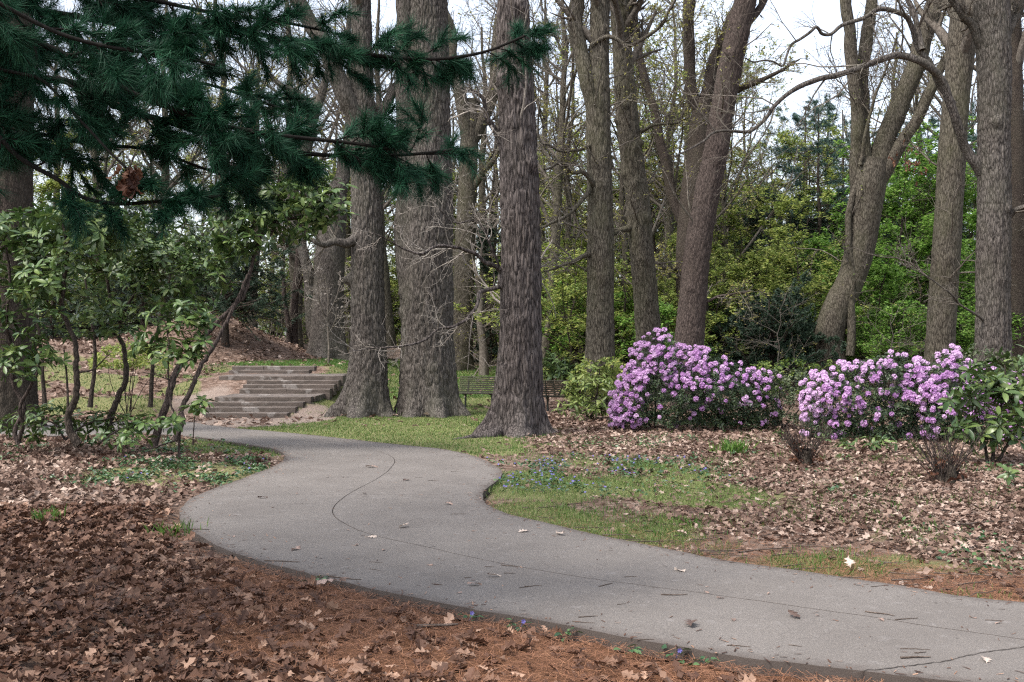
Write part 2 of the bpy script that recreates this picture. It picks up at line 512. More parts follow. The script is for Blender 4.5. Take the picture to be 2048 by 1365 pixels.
def step_mat():
    m, nt, b = nodes_of('step_concrete')
    v = mapping(nt, (1, 1, 1))
    n1 = noise(nt, v, 40, 6, .7)
    c = ramp(nt, n1, [(.3, (.055, .042, .034)), (.7, (.145, .115, .096))])
    v2 = mapping(nt, (2.5, 2.5, 9))
    n2 = noise(nt, v2, 1, 5, .6)
    c = mix(nt, ramp(nt, n2, [(.45, (0, 0, 0)), (.7, (.85, .85, .85))]), c, (.034, .026, .020))
    n3 = noise(nt, v, 2.2, 3, .5)
    c = mix(nt, ramp(nt, n3, [(.6, (0, 0, 0)), (.66, (.5, .5, .5))]), c, (.27, .245, .225))
    nt.links.new(c, b.inputs['Base Color'])
    b.inputs['Roughness'].default_value = .9
    bump(nt, b, n1, .5, .01)
    return m

M['ground'] = ground_mat()
M['path'] = path_mat()
M['step'] = step_mat()
M['joint'] = plain_mat('joint_dirt', (.045, .036, .030), .95)
M['slat'] = plain_mat('bench_slat', (.034, .031, .020), .75, .35, 14)
M['slat_old'] = plain_mat('bench_slat_old', (.27, .20, .165), .8, .35, 14)
M['iron'] = plain_mat('bench_iron', (.018, .022, .018), .5, .3, 20, .5)

# ------------------------------------------------------------------ path edges (world), traced on the ground
_L = [(1745, 1360), (1511, 1334), (1307, 1300), (1153, 1270), (1000, 1241), (928, 1228), (732, 1187), (537, 1138), (464, 1116), (415, 1094),
      (376, 1065), (356, 1040), (361, 1021), (390, 999), (440, 979), (512, 952), (556, 931), (568, 914), (537, 901), (464, 889), (400, 880), (300, 872)]
_R = [(2048, 1217), (1819, 1185), (1588, 1149), (1409, 1121), (1256, 1090), (1128, 1060), (1025, 1037), (978, 1016), (968, 1000), (972, 985), (995, 968),
      (1006, 956), (1000, 942), (950, 917), (880, 902), (800, 893), (700, 882), (600, 871), (500, 862), (420, 854), (360, 846)]
PL = np.array([(9, 1.9), (5.5, 3.55)] + [tuple(ray(*p)) for p in _L] + [(-9.5, 19.6), (-13, 20.2), (-20, 22)])
PR = np.array([(9, 4.6), (6, 5.3)] + [tuple(ray(*p)) for p in _R] + [(-10.5, 24.3), (-14, 24.2), (-20, 25.5)])
NS = 420
SL = spline(PL, NS); SR = spline(PR, NS)
# matched stations by the stretch of the two edges
_sl = [(0, 0), (.18, .16), (1, 1)]
def match():
    # pair edge points so that rungs stay short and never cross
    j = 0; pairs = []
    for i in range(NS):
        best = j; bd = 1e9
        for k in range(j, min(NS, j + 40)):
            d = np.hypot(*(SL[i] - SR[k]))
            if d < bd: bd = d; best = k
        j = max(j, best); pairs.append(j)
    pr = np.array(pairs, float)
    pr = np.convolve(np.pad(pr, 20, mode='edge'), np.ones(41) / 41, 'valid')
    pr[0] = 0; pr[-1] = NS - 1
    pr = np.maximum.accumulate(pr)
    return np.stack([np.interp(pr, np.arange(NS), SR[:, k]) for k in (0, 1)], 1)
SRm = match()
PATH_POLY = np.vstack([SL, SR[::-1]])

def in_poly(x, y, poly):
    x = np.asarray(x, float); y = np.asarray(y, float)
    r = np.zeros(x.shape, bool)
    n = len(poly); j = n - 1
    for i in range(n):
        xi, yi = poly[i]; xj, yj = poly[j]
        c = ((yi > y) != (yj > y)) & (x < (xj - xi) * (y - yi) / (yj - yi + 1e-12) + xi)
        r ^= c; j = i
    return r
_pp = np.vstack([spline(PL, 90), spline(PR, 90)[::-1]])
def on_path(x, y): return in_poly(x, y, _pp)
def edge_dist(x, y, E):
    x = np.asarray(x, float).ravel(); y = np.asarray(y, float).ravel()
    out = np.full(len(x), 1e9)
    for k in range(0, len(E), 3):
        out = np.minimum(out, np.hypot(x - E[k, 0], y - E[k, 1]))
    return out

# ------------------------------------------------------------------ ground sheet
def zones(x, y):
    """grass, pine straw, bare dirt cover at a ground point"""
    dr = edge_dist(x, y, SR); dl = edge_dist(x, y, SL)
    n = fbm(x * .9, y * .9, 21)
    lawn = sst(x, -7.0, -5.6) * (1 - sst(x, -.3, 1.0)) * sst(y, 15, 17) * (1 - sst(y, 50, 58))
    mt = np.clip(1 - np.hypot(x - MOUND[0], (y - MOUND[1]) * .8) / 5.0, 0, 1)
    top = (1 - sst(mt, .0, .10)) * sst(-x, 4.0, 5.5) * (1 - sst(-x, 10.0, 11.5)) * sst(y, 34.6, 35.6) * (1 - sst(y, 45, 49))
    strip = (1 - sst(dr, .5, 3.4)) * sst(n, .36, .72) * sst(y, 6.2, 8) * sst(x, -1.5, 0) * .95
    strip = np.maximum(strip, .85 * (1 - sst(np.hypot((x - 1.3) / 2.4, (y - 12.0) / 4.2), .5, 1.15)) * sst(n, .28, .55))
    leftp = (1 - sst(np.hypot((x + 4.6) / 1.5, (y - 13.6) / 1.7), .6, 1.2)) * .75
    bank = sst(-x, 8.5, 10) * sst(y, 24, 26) * (1 - sst(y, 33, 36)) * sst(n, .45, .6)
    right = sst(x, 9, 13) * sst(y, 24, 30) * sst(n, .4, .6)
    g = np.clip(np.maximum.reduce([lawn * .95, top, strip, leftp, bank, right]), 0, 1)
    straw = sst(2.2 - dl, 0, 1.4) * sst(9.0 - y, 0, 1.2) * sst(x, -3.2, -1.2)
    straw = np.maximum(straw, sst(1.6 - dr, 0, 1.0) * sst(9.5 - y, 0, 2.5) * sst(x, .3, 1.8) * .55)
    dirt = (1 - sst(dr, .1, .6)) * .45 + (1 - sst(dl, .1, .7)) * .35 * sst(y, 8.5, 10)
    dirt = np.maximum(dirt, .9 * (1 - sst(np.hypot((x + 5.3) / 1.1, (y - 26.0) / 3.2), .5, 1.1)))
    dirt = np.maximum(dirt, .7 * (1 - sst(np.hypot((x + 9.0) / 1.0, (y - 29.0) / 2.6), .5, 1.1)))
    dirt = np.maximum(dirt, .75 * sst(-x, 4.8, 5.6) * sst(y, 22.5, 23.2) * (1 - sst(y, 26.8, 27.2)) * (1 - sst(-x, 8.6, 9.4)))
    g = g * (1 - .8 * sst(dirt, .5, .8))
    return g, np.clip(straw, 0, 1), np.clip(dirt, 0, 1)

def sink(x, y):
    dl = edge_dist(x, y, SL)
    return .014 * (1 - sst(dl, .35, 1.3)) * sst(np.asarray(x).ravel(), -.4, 1.0) * (np.asarray(y).ravel() < 6.8)

def axis(lo, hi, step, far_lo, far_hi, grow=1.28):
    c = list(np.arange(lo, hi + 1e-6, step))
    s = step; a = hi
    while a < far_hi: s *= grow; a += s; c.append(a)
    s = step; a = lo
    while a > far_lo: s *= grow; a -= s; c.insert(0, a)
    return np.array(c)
gx = axis(-14, 12, .19, -700, 700); gy = axis(4, 36, .19, -120, 900)
XX, YY = np.meshgrid(gx, gy)
ZZ = G(XX, YY)
fx, fy = XX.ravel(), YY.ravel()
gz, sz_, dz_ = zones(fx, fy)
onp = on_path(fx, fy)
micro = (fbm(fx * 3.1, fy * 3.1, 40) - .5) * .07 * np.where(np.hypot(fx, fy) < 60, 1, 0)
nearp = np.minimum(edge_dist(fx, fy, SL), edge_dist(fx, fy, SR))
fz = ZZ.ravel() + micro * sst(nearp, .15, .8) * (1 - .7 * gz)
fz = fz - sink(fx, fy)
fz = np.where(onp, ZZ.ravel() - .08, fz - .012 * (1 - sst(nearp, 0, .5)))
acc = Acc()
nx, ny = len(gx), len(gy)
ii = np.arange(nx * ny).reshape(ny, nx)
acc.add(np.stack([fx, fy, fz], 1), np.stack([ii[:-1, :-1], ii[:-1, 1:], ii[1:, 1:], ii[1:, :-1]], -1).reshape(-1, 4))
gme = acc.mesh('ground', True)
for nm, arr in (('grass', gz), ('straw', sz_), ('dirt', dz_)):
    a_ = gme.attributes.new(nm, 'FLOAT', 'POINT'); a_.data.foreach_set('value', arr.astype(np.float32))
ground = tag(link('ground', gme, M['ground']), kind='structure')

# ------------------------------------------------------------------ path: a bed with concrete slabs, a curved seam and cross joints
seam_px = [(2300, 1330), (2048, 1292), (1700, 1240), (1450, 1205), (1200, 1170), (1000, 1135), (880, 1110), (750, 1080), (690, 1055), (665, 1032), (690, 1000),
           (757, 962), (786, 935), (785, 919), (740, 905), (640, 890), (540, 879)]
seam = spline(np.array([ray(*p) for p in seam_px]), 240)
tt = np.empty(NS)
for i in range(NS):
    a, b = SL[i], SRm[i]
    d = b - a; L2 = d @ d
    q = seam - a
    t = q @ d / L2; off = np.abs(q[:, 0] * d[1] - q[:, 1] * d[0]) / math.sqrt(L2)
    k = np.argmin(off + 10 * ((t < .02) | (t > .98)))
    tt[i] = np.clip(t[k], .12, .88) if off[k] < .25 else np.nan
ok = ~np.isnan(tt)
tt = np.interp(np.arange(NS), np.arange(NS)[ok], tt[ok])
tt = np.convolve(np.pad(tt, 4, mode='edge'), np.ones(9) / 9, 'valid')
path = tag(link('path', None), kind='structure')
z0 = np.zeros(NS); z1 = np.ones(NS)
def path_z(x, y):
    return G(x, y) + .034 + (fbm(np.asarray(x) * 1.2, np.asarray(y) * 1.2, 77) - .5) * .02
def strip_mesh(i0, i1, ta, tb, nt_, z, gap0, gap1, gapa, gapb, thick):
    st = np.arange(i0, i1 + 1)
    rows = []
    edge = []
    for i in st:
        a, b = SL[i], SRm[i]
        w = np.hypot(*(b - a))
        t0 = ta[i] + gapa / w; t1 = tb[i] - gapb / w
        jr = np.random.default_rng(i)
        if ta is z0: t0 += (.018 * vn(i * .31, 0, 5) + abs(jr.normal(0, .006))) / w
        if tb is z1: t1 -= (.018 * vn(i * .31, 9, 6) + abs(jr.normal(0, .006))) / w
        t = t0 + (t1 - t0) * np.linspace(0, 1, nt_)
        rows.append(a[None] + (b - a)[None] * t[:, None])
        de = np.minimum(t, 1 - t) * w
        edge.append(np.clip(1 - de / .30, 0, 1) * .9)
    Rw = np.array(rows); E = np.array(edge)
    if gap0: Rw[0] += (Rw[1] - Rw[0]) * min(.45, gap0 / max(.01, np.linalg.norm(Rw[1] - Rw[0], axis=1).mean()))
    if gap1: Rw[-1] += (Rw[-2] - Rw[-1]) * min(.45, gap1 / max(.01, np.linalg.norm(Rw[-2] - Rw[-1], axis=1).mean()))
    n, m = Rw.shape[:2]
    zz = G(Rw[..., 0], Rw[..., 1]) + z
    zz = zz + (fbm(Rw[..., 0] * 1.2, Rw[..., 1] * 1.2, 77) - .5) * .02
    # ragged outer rims
    top = np.concatenate([Rw, zz[..., None]], -1)
    idx = np.arange(n * m).reshape(n, m)
    acc = Acc()
    acc.add(top.reshape(-1, 3), np.stack([idx[:-1, :-1], idx[:-1, 1:], idx[1:, 1:], idx[1:, :-1]], -1).reshape(-1, 4)[:, ::-1], E.ravel())
    loop = np.concatenate([idx[0, :], idx[1:, -1], idx[-1, -2::-1], idx[-2:0:-1, 0]])
    ring = top.reshape(-1, 3)[loop]
    low = ring.copy(); low[:, 2] -= thick
    k = len(ring); r = np.arange(k)
    acc.add(np.vstack([ring, low]), np.stack([r, np.roll(r, -1), np.roll(r, -1) + k, r + k], -1), 1.6)
    return acc
bed = part('path_bed', strip_mesh(0, NS - 1, z0, z1, 14, .024, 0, 0, .06, .06, .10), M['joint'], None)
bed.parent = path; bed['kind'] = 'structure'
def station(u, v, E):
    q = ray(u, v); return int(np.argmin(np.hypot(E[:, 0] - q[0], E[:, 1] - q[1])))
jl = sorted([0, station(392, 997, SL), station(537, 901, SL), NS - 1])
for a, b in zip(jl[:-1], jl[1:]):
    for ta, tb, ga, gb in ((z0, tt, 0, .005), (tt, z1, .005, 0)):
        s = part('slab', strip_mesh(a, b, ta, tb, 12, .034, .0035, .0035, ga, gb, .085), M['path'], None)
        s.parent = path
# a crack running off to the lower right
cr = spline(np.array([np.append(ray(*p), 0) for p in ((1700, 1362), (1800, 1350), (1890, 1338), (1950, 1322), (2046, 1308), (2200, 1290))]), 60)
cr[:, :2] += np.random.default_rng(3).normal(0, .004, (60, 2))
w_ = .002 + .003 * np.random.default_rng(4).random(60)
zc = path_z(cr[:, 0], cr[:, 1]) + .0035
e1 = np.column_stack([cr[:, 0], cr[:, 1] - w_, zc]); e2 = np.column_stack([cr[:, 0], cr[:, 1] + w_, zc]); i_ = np.arange(59)
ck = part('crack', Acc().add(np.vstack([e1, e2]), np.stack([i_, i_ + 1, i_ + 61, i_ + 60], 1)), M['joint'], None); ck.parent = path
# ------------------------------------------------------------------ trunks and branching
def trunk_mesh(px, d, sides=72, dz=.06, bark=.012, ridges=34, top=15.0, flare=.35, lobes=5, seed=1, knobs=(), shag=0.0, toplean=0.0, rtop=.10, fork_r=None):
    """px: (u centre, v, width px) from base to top at depth d (scalar or (d at base, d at top))"""
    px = np.array(px, float)
    if np.ndim(d) == 0: d = (d, d)
    dd = np.interp(px[:, 1], [px[-1, 1], px[0, 1]], [d[1], d[0]])
    pts = np.array([P(u, v, q) for (u, v, _), q in zip(px, dd)])
    rad = px[:, 2] / 2 / FPX * dd
    # extend upwards out of the frame
    if top and pts[-1, 2] < top:
        t = norm((pts[-1] - pts[-2])[None])[0]
        n = 3
        for k in range(1, n + 1):
            h = (top - pts[-1, 2]) / (n - k + 1)
            pts = np.vstack([pts, pts[-1] + t / max(.3, t[2]) * h])
            rad = np.append(rad, rad[-1] + (rtop - rad[-1]) * (1 / (n - k + 1)))
    zb = float(G(pts[0, 0], pts[0, 1])) - .25
    pts = np.vstack([[pts[0, 0], pts[0, 1], zb], pts]); rad = np.append(rad[0] * 1.06, rad)
    L = np.sum(np.linalg.norm(np.diff(pts, axis=0), axis=1))
    n = max(8, int(L / dz))
    sp = spline(np.column_stack([pts, rad]), n)
    zv = EYE + .36 * d[0] + .4                    # rings stay close together only as far up as one looks
    keep = (sp[:, 2] < zv) | (np.arange(n) % max(1, int(.35 / dz)) == 0); keep[-1] = True
    sp = sp[keep]; n = len(sp)
    C = sp[:, :3]; R = np.maximum(sp[:, 3], .02)
    T = norm(np.gradient(C, axis=0))
    U = norm(np.cross(T, np.broadcast_to(A(0, 1, 0), T.shape)) * -1)     # U ~ +x
    W = np.cross(T, U)
    th = np.arange(sides) / sides
    ang = th * 2 * pi
    s = np.concatenate([[0], np.cumsum(np.linalg.norm(np.diff(C, axis=0), axis=1))])
    TH, S = np.meshgrid(th, s)
    RR = np.repeat(R[:, None], sides, 1)
    h = np.maximum(C[:, 2] - zb - .25, 0)[:, None]
    lob = .5 + .5 * np.cos(lobes * TH * 2 * pi + 3 * vn(TH * 3, TH * 0, seed + 9, 3))
    RR = RR * (1 + flare * np.exp(-h / .28) * (lob - .35) + .13 * np.exp(-h / .9) * (lob - .5))
    RR = RR * (1 + .05 * (vn(TH * 5, S * .9, seed + 2, 5) - .5) + .06 * (vn(TH * 3, S * .35, seed + 3, 3) - .5))
    if bark:
        wu = TH * ridges + .9 * vn(TH * 9, S * 1.6, seed + 4, 9) + .35 * vn(TH * 20, S * 5, seed + 6, 20)
        wz = S * 3.2
        a = np.abs(2 * vn(wu, wz, seed + 5, ridges) - 1)
        b_ = np.abs(2 * vn(wu * 2 + 7, wz * 2.3, seed + 7, ridges * 2) - 1)
        RR = RR + bark * (np.minimum(a * 2.4, 1) - .5) + bark * .45 * (np.minimum(b_ * 2, 1) - .5)
        if shag:
            cl_ = np.floor(wu * .6)
            c_ = vn(wu * .6, S * 1.1 + 9 * _hash(cl_, cl_ * 0, seed + 12), seed + 13)
            saw = np.mod(S * 1.3 + 7 * _hash(cl_, cl_ * 0, seed + 14), 1) ** .6
            RR = RR + shag * (1 - saw) * (c_ > .42) * sst(S, 2.5, 5)
    for (ka, kv, kr, kh) in knobs:                 # angle (0 = towards +x, 90 = away, 270 = camera), v pixel, size m, height m
        kz = EYE + (682.5 - kv) / FPX * d[0]
        da = (np.mod(TH * 360 - ka + 180, 360) - 180) * pi / 180 * R[:, None]
        dzv = (C[:, 2] - kz)[:, None]
        g = np.exp(-(da ** 2 + dzv ** 2) / (kr * kr))
        RR = RR + kh * g * (1 - .45 * np.exp(-(da ** 2 + dzv ** 2) / (kr * kr * .12)))
    V = C[:, None] + RR[..., None] * (U[:, None] * np.cos(ang)[None, :, None] + W[:, None] * np.sin(ang)[None, :, None])
    idx = np.arange(n * sides).reshape(n, sides)
    i0 = idx[:-1]; i1 = idx[1:]
    F = np.stack([i0, np.roll(i0, -1, 1), np.roll(i1, -1, 1), i1], -1).reshape(-1, 4)
    return V.reshape(-1, 3), F, C, R

def limb_surface(C, R, rng):
    n = max(len(C), int(np.linalg.norm(np.diff(C, axis=0), axis=1).sum() / max(.05, R[0] * .35)))
    n = min(n, 140)
    sp = spline(np.column_stack([C, R]), n); C = sp[:, :3]; R = np.maximum(sp[:, 3], .003)
    sides = 26 if R[0] > .18 else 16 if R[0] > .08 else 8
    T = norm(np.gradient(C, axis=0))
    mn = norm((C[-1] - C[0])[None])[0]
    ref = A(1, 0, 0) if abs(mn[2]) > .8 else A(0, 0, 1)
    U = norm(np.cross(T, np.broadcast_to(ref, T.shape))); W = np.cross(T, U)
    th = np.arange(sides) / sides
    s = np.concatenate([[0], np.cumsum(np.linalg.norm(np.diff(C, axis=0), axis=1))])
    TH, S = np.meshgrid(th, s); sd = int(rng.integers(1, 9999))
    RR = R[:, None] * (1 + .16 * (vn(TH * 4, S * 1.6, sd, 4) - .5) + .10 * np.abs(2 * vn(TH * sides * .5, S * 3, sd + 1, sides // 2) - 1) - .05)
    if R[0] < .15: RR = RR * (1 + .25 * np.exp(-S / (R[0] * 2 + .01)))
    V = C[:, None] + RR[..., None] * (U[:, None] * np.cos(2 * pi * th)[None, :, None] + W[:, None] * np.sin(2 * pi * th)[None, :, None])
    idx = np.arange(n * sides).reshape(n, sides); i0 = idx[:-1]; i1 = idx[1:]
    return V.reshape(-1, 3), np.stack([i0, np.roll(i0, -1, 1), np.roll(i1, -1, 1), i1], -1).reshape(-1, 4)

def resample(path, r0, r1, K):
    p = spline(path, K)
    return p[None], np.linspace(r0, r1, K)[None]

def spawn(Pt, R, n, rng, tmin=.25, tmax=1.0, ang=(30, 65), lenr=.5, up=.1, wig=.12, K=5, rr=.6, rmin=.002, taper=.3, side=None, flat=0.0):
    Mn, K0, _ = Pt.shape
    idx = np.repeat(np.arange(Mn), n)
    m = len(idx)
    t = rng.uniform(tmin, tmax, m)
    f = np.minimum(t * (K0 - 1), K0 - 1.001); i = f.astype(int); w = (f - i)[:, None]
    st = Pt[idx, i] * (1 - w) + Pt[idx, i + 1] * w
    tan = norm(Pt[idx, i + 1] - Pt[idx, i])
    plen = np.linalg.norm(np.diff(Pt, axis=1), axis=2).sum(1)[idx]
    rv = rand_unit(m, rng)
    if flat: rv[:, 2] *= (1 - flat)
    pr = norm(rv - tan * np.sum(rv * tan, 1, keepdims=True))
    a = np.radians(rng.uniform(ang[0], ang[1], m))[:, None]
    D = norm(np.cos(a) * tan + np.sin(a) * pr + A(0, 0, up))
    Ln = plen * lenr * (1.15 - .65 * t) * rng.uniform(.55, 1.35, m)
    Q = np.empty((m, K, 3)); Q[:, 0] = st
    for k in range(1, K):
        D = norm(D + wig * rng.normal(size=(m, 3)) + A(0, 0, up * .25))
        Q[:, k] = Q[:, k - 1] + D * (Ln / (K - 1))[:, None]
    r0 = np.maximum((R[idx, i] * (1 - w[:, 0]) + R[idx, i + 1] * w[:, 0]) * rr, rmin)
    RR = r0[:, None] * np.linspace(1, taper, K)[None]
    return Q, np.maximum(RR, rmin * .6)

def put_leaves(acc, pos, size, rng, tmpl=DIA, tilt=.8, tint=None, var=.35):
    n = len(pos)
    s = size * (1 + var * rng.normal(size=n)).clip(.4, 2)
    scatter(acc, tmpl[0], tmpl[1], pos, rand_rot(n, rng, tilt), s, tint if tint is not None else rng.random(n))

def along(Pt, n, rng, tmin=.3):
    Mn, K, _ = Pt.shape
    idx = rng.integers(0, Mn, n)
    f = rng.uniform(tmin, .999, n) * (K - 1); i = f.astype(int); w = (f - i)[:, None]
    return Pt[idx, i] * (1 - w) + Pt[idx, i + 1] * w

# ------------------------------------------------------------------ the stone stairs
def box_acc(cx, cy, cz, sx, sy, sz, ca=1, sa=0, ch=.012, rng=RNG, jit=.004):
    """chamfered block, (cx,cy,cz) bottom centre, turned by (ca,sa)"""
    xs = [-sx / 2, -sx / 2 + ch, sx / 2 - ch, sx / 2]
    prof = [(-sy / 2, 0), (-sy / 2, sz - ch), (-sy / 2 + ch, sz), (sy / 2 - ch, sz), (sy / 2, sz - ch), (sy / 2, 0)]
    nseg = max(2, int(sx / .25))
    X = np.linspace(-sx / 2, sx / 2, nseg + 1)
    V = []
    for x in X:
        for (y, z) in prof:
            V.append((x, y + rng.normal(0, jit) * (z > 0), z + rng.normal(0, jit * .6) * (z > 0)))
    V = np.array(V); k = len(prof)
    F = []
    for a in range(nseg):
        for b in range(k - 1):
            F.append((a * k + b, (a + 1) * k + b, (a + 1) * k + b + 1, a * k + b + 1))
    F = np.array(F)[:, ::-1]
    acc = Acc()
    Wd = np.column_stack([cx + V[:, 0] * ca - V[:, 1] * sa, cy + V[:, 0] * sa + V[:, 1] * ca, cz + V[:, 2]])
    acc.add(Wd, F)
    for e, rev in ((0, False), (nseg, True)):
        q = [e * k + b for b in range(k)]
        fs = np.array([[q[0], q[1], q[4], q[5]], [q[1], q[2], q[3], q[4]]])
        acc.F4.append(fs[:, ::-1] if rev else fs)
    return acc

def flight(name, label, xl, xr, yb, zb, n, rise, tread, ang=0.0, grow=0.0, deep=.5):
    root = thing(name, label, 'stairs', (0.5 * (xl + xr), yb, zb), 'stair flights up to the lawn')
    ca, sa = cos(ang), sin(ang)
    rng = np.random.default_rng(int(abs(xl) * 100))
    for k in range(n):
        y = yb + k * tread + deep / 2
        z = zb + (k + 1) * rise
        L = (xr + grow * k) - xl
        cut = L * rng.uniform(.35, .62)
        for a, b in ((0, cut - .004), (cut + .004, L)):
            dp = deep if k < n - 1 else deep + .35
            acc = box_acc(xl + (a + b) / 2, y + (dp - deep) / 2 + .002 * (a > 0), z - .32, b - a, dp, .32 + rng.normal(0, .003), rng=rng)
            part('step_block', acc, M['step'], root)
flight('stone_stairs', 'lowest flight of worn brown concrete steps beside the path', -8.35, -6.05, 26.9, -.36, 4, .122, .40, grow=.13)
flight('stone_stairs', 'middle flight of worn brown concrete steps below the lawn', -8.15, -5.45, 29.9, .14, 4, .118, .40, grow=.06)
flight('stone_stairs', 'uppermost short flight of brown concrete steps at the lawn edge', -9.55, -6.85, 33.7, .60, 2, .118, .42, grow=.1)
lnd = Acc(); 
for (xa, xb, ya, yb, z) in ((-8.3, -5.6, 28.45, 29.92, .125), (-9.2, -5.5, 31.4, 33.72, .60)):
    lnd = box_acc((xa + xb) / 2, (ya + yb) / 2, z - .15, xb - xa, yb - ya, .15)
    tag(part('landing', lnd, M['step'], None), kind='structure')

# ------------------------------------------------------------------ park benches
def slat_acc(w, dpt, h, x0=0, y0=0, z0=0, tilt=0):
    acc = box_acc(0, 0, -h / 2, w, dpt, h, ch=.006, jit=.001)
    V = np.concatenate(acc.V)
    c, s = cos(tilt), sin(tilt)
    y = V[:, 1] * c - V[:, 2] * s; z = V[:, 1] * s + V[:, 2] * c
    acc.V = [np.column_stack([V[:, 0] + x0, y + y0, z + z0])]
    return acc

def bench(loc, rz, label, wood, w=1.55, sc=1.0):
    root = thing('park_bench', label, 'bench', loc, 'slatted park benches', rz)
    root.scale = (sc,) * 3
    o = np.zeros(3)
    def pt(nm, acc, mat, par=root):
        return link(nm, acc.mesh(nm, False, o), mat, par)
    nb = 8
    for k in range(nb):                       # backrest slats, front is -y
        z = .47 + k * .060; y = .20 + k * .019
        pt('back_slat', slat_acc(w, .022, .036, 0, y, z, -.3), wood)
    for k in range(7):
        y = -.24 + k * .062
        pt('seat_slat', slat_acc(w, .048, .024, 0, y, .43 - .006 * math.sin(k), 0), wood)
    for sx in (-1, 1):
        x = sx * w * .30
        leg = Acc()
        V, F = tubes(np.array([(x, -.02, -.12), (x, -.02, .2), (x, .0, .40)]), np.array([.032, .030, .034]), 8); leg.add(V, F)
        V, F = tubes(np.array([(x, -.27, .405), (x, -.05, .395), (x, .19, .40)]), np.array([.018, .024, .02]), 6); leg.add(V, F)
        pt('leg', leg, M['iron'])
        V, F = tubes(np.array([(x, .20, .39), (x, .235, .50), (x, .30, .70), (x, .375, .90)]), np.array([.022, .022, .02, .014]), 6)
        pt('back_bracket', Acc().add(V, F), M['iron'])
        V, F = tubes(np.array([(x, .20, .47), (x - .0, .19, .48)]), np.array([.02, .02]), 6)
    return root
q = ray(958, 815)
bench(gp(q[0], 29.6), radians(-14), 'green slatted bench facing us between the big oak and the shaggy trunk', M['slat'], 1.35)
bench(gp(1.52, 28.2, .0), radians(168), 'slatted bench seen from behind, half hidden by the yellow-green rhododendron', M['slat'], 1.75)
bench(gp(-5.35, 46.5, .02), radians(158), 'weathered brown bench far up the lawn, cut off by the big oak', M['slat_old'], 1.6)

# ------------------------------------------------------------------ the big standing trees, traced one by one
def limb_path(pts, d0, d1=None):
    d1 = d0 if d1 is None else d1
    n = len(pts)
    return np.array([P(u, v, d0 + (d1 - d0) * i / (n - 1)) for i, (u, v) in enumerate(pts)])

def oak(name, label, cat, px, d, bmat, limbs=(), seed=1, twig=None, crown=True, leaves=None, tw_mat=None, lim_twigs=9, crown_n=9, sprouts=0, **kw):
    V, F, C, R = trunk_mesh(px, d, seed=seed, **kw)
    base = C[0].copy(); base[2] += .25
    root = thing(name, label, cat, base)
    part('trunk', Acc().add(V, F), bmat, root, True)
    rng = np.random.default_rng(seed * 7 + 3)
    lv = Acc()
    tips = []
    for (pts, ds, r0, r1) in limbs:
        pth = limb_path(pts, *ds)
        K = max(6, len(pts) * 4)
        jt = rng.normal(0, .06, pth.shape); jt[0] = 0
        Pt, RR = resample(spline(pth, len(pth) * 2) + np.repeat(jt, 2, 0) * .5, r0, r1, K)
        V, F = limb_surface(Pt[0], RR[0], rng)
        lo = part('limb', Acc().add(V, F), bmat, root, True)
        tw = Acc()
        if lim_twigs and pts[0][1] < 850:
            dd = pth[0, 1]; ll = np.linalg.norm(np.diff(Pt[0], axis=0), axis=1).sum()
            p2, r2 = spawn(Pt, np.minimum(RR, .06), lim_twigs, rng, .2, 1, (25, 75), max(.30, 1.1 / ll), .08, .20, 7, .5, .00042 * dd)
            p3, r3 = spawn(p2, r2, 5, rng, .15, 1, (25, 70), .52, .05, .24, 4, .6, .00028 * dd)
            p4, r4 = spawn(p3, r3, 3, rng, .15, 1, (25, 70), .60, .04, .25, 3, .7, .00021 * dd)
            for p_, r_ in ((p2, r2), (p3, r3), (p4, r4)): tw.add(*tubes(p_, r_, 3))
            tips.append(p4)
            to = link('twigs', tw.mesh('twigs', True, base), tw_mat or M['bark_twig'], lo); to['kind'] = 'stuff'
    if sprouts:
        n = len(C); Ct = C[None, ::max(1, n // 40)]; Rt = R[None, ::max(1, n // 40)] * .18
        hgt = Ct[0, -1, 2] - Ct[0, 0, 2]
        p1, r1 = spawn(Ct, Rt, sprouts, rng, min(.9, 3.2 / hgt), min(.98, 12 / hgt), (50, 90), 2.6 / hgt, .12, .18, 8, .5, .012)
        p2, r2 = spawn(p1, r1, 6, rng, .15, 1, (25, 70), .5, .06, .22, 5, .6, .00030 * C[0, 1])
        p3, r3 = spawn(p2, r2, 3, rng, .15, 1, (25, 70), .6, .04, .25, 3, .7, .00022 * C[0, 1])
        sp_ = Acc()
        for p_, r_, s_ in ((p1, r1, 5), (p2, r2, 3), (p3, r3, 3)): sp_.add(*tubes(p_, r_, s_))
        part('side_branches', sp_, tw_mat or M['bark_twig'], root, True, 'stuff')
        tips.append(p3)
    if crown:
        # limbs above the frame, so that the tree goes on where it is not seen
        n = len(C); Ct = C[None, ::max(1, n // 30)]; Rt = R[None, ::max(1, n // 30)]
        zt = Ct[0, :, 2]; t0 = float(np.argmax(zt > 10.0)) / (len(zt) - 1)
        p1, r1 = spawn(Ct, Rt, crown_n, rng, t0, 1, (35, 65), .34, .25, .10, 8, .5, .03)
        p2, r2 = spawn(p1, r1, 6, rng, .2, 1, (30, 65), .5, .15, .14, 6, .55, .012)
        p3, r3 = spawn(p2, r2, 4, rng, .2, 1, (30, 65), .5, .1, .18, 4, .55, .008)
        cr = Acc()
        for p_, r_, s_ in ((p1, r1, 6), (p2, r2, 4), (p3, r3, 3)): cr.add(*tubes(p_, r_, s_))
        part('crown', cr, tw_mat or M['bark_twig'], root, True)
    if leaves and tips:
        allp = np.concatenate(tips)
        put_leaves(lv, along(allp, leaves[0], rng), leaves[1], rng)
        part('leaves', lv, leaves[2], root, kind='stuff')
    return root

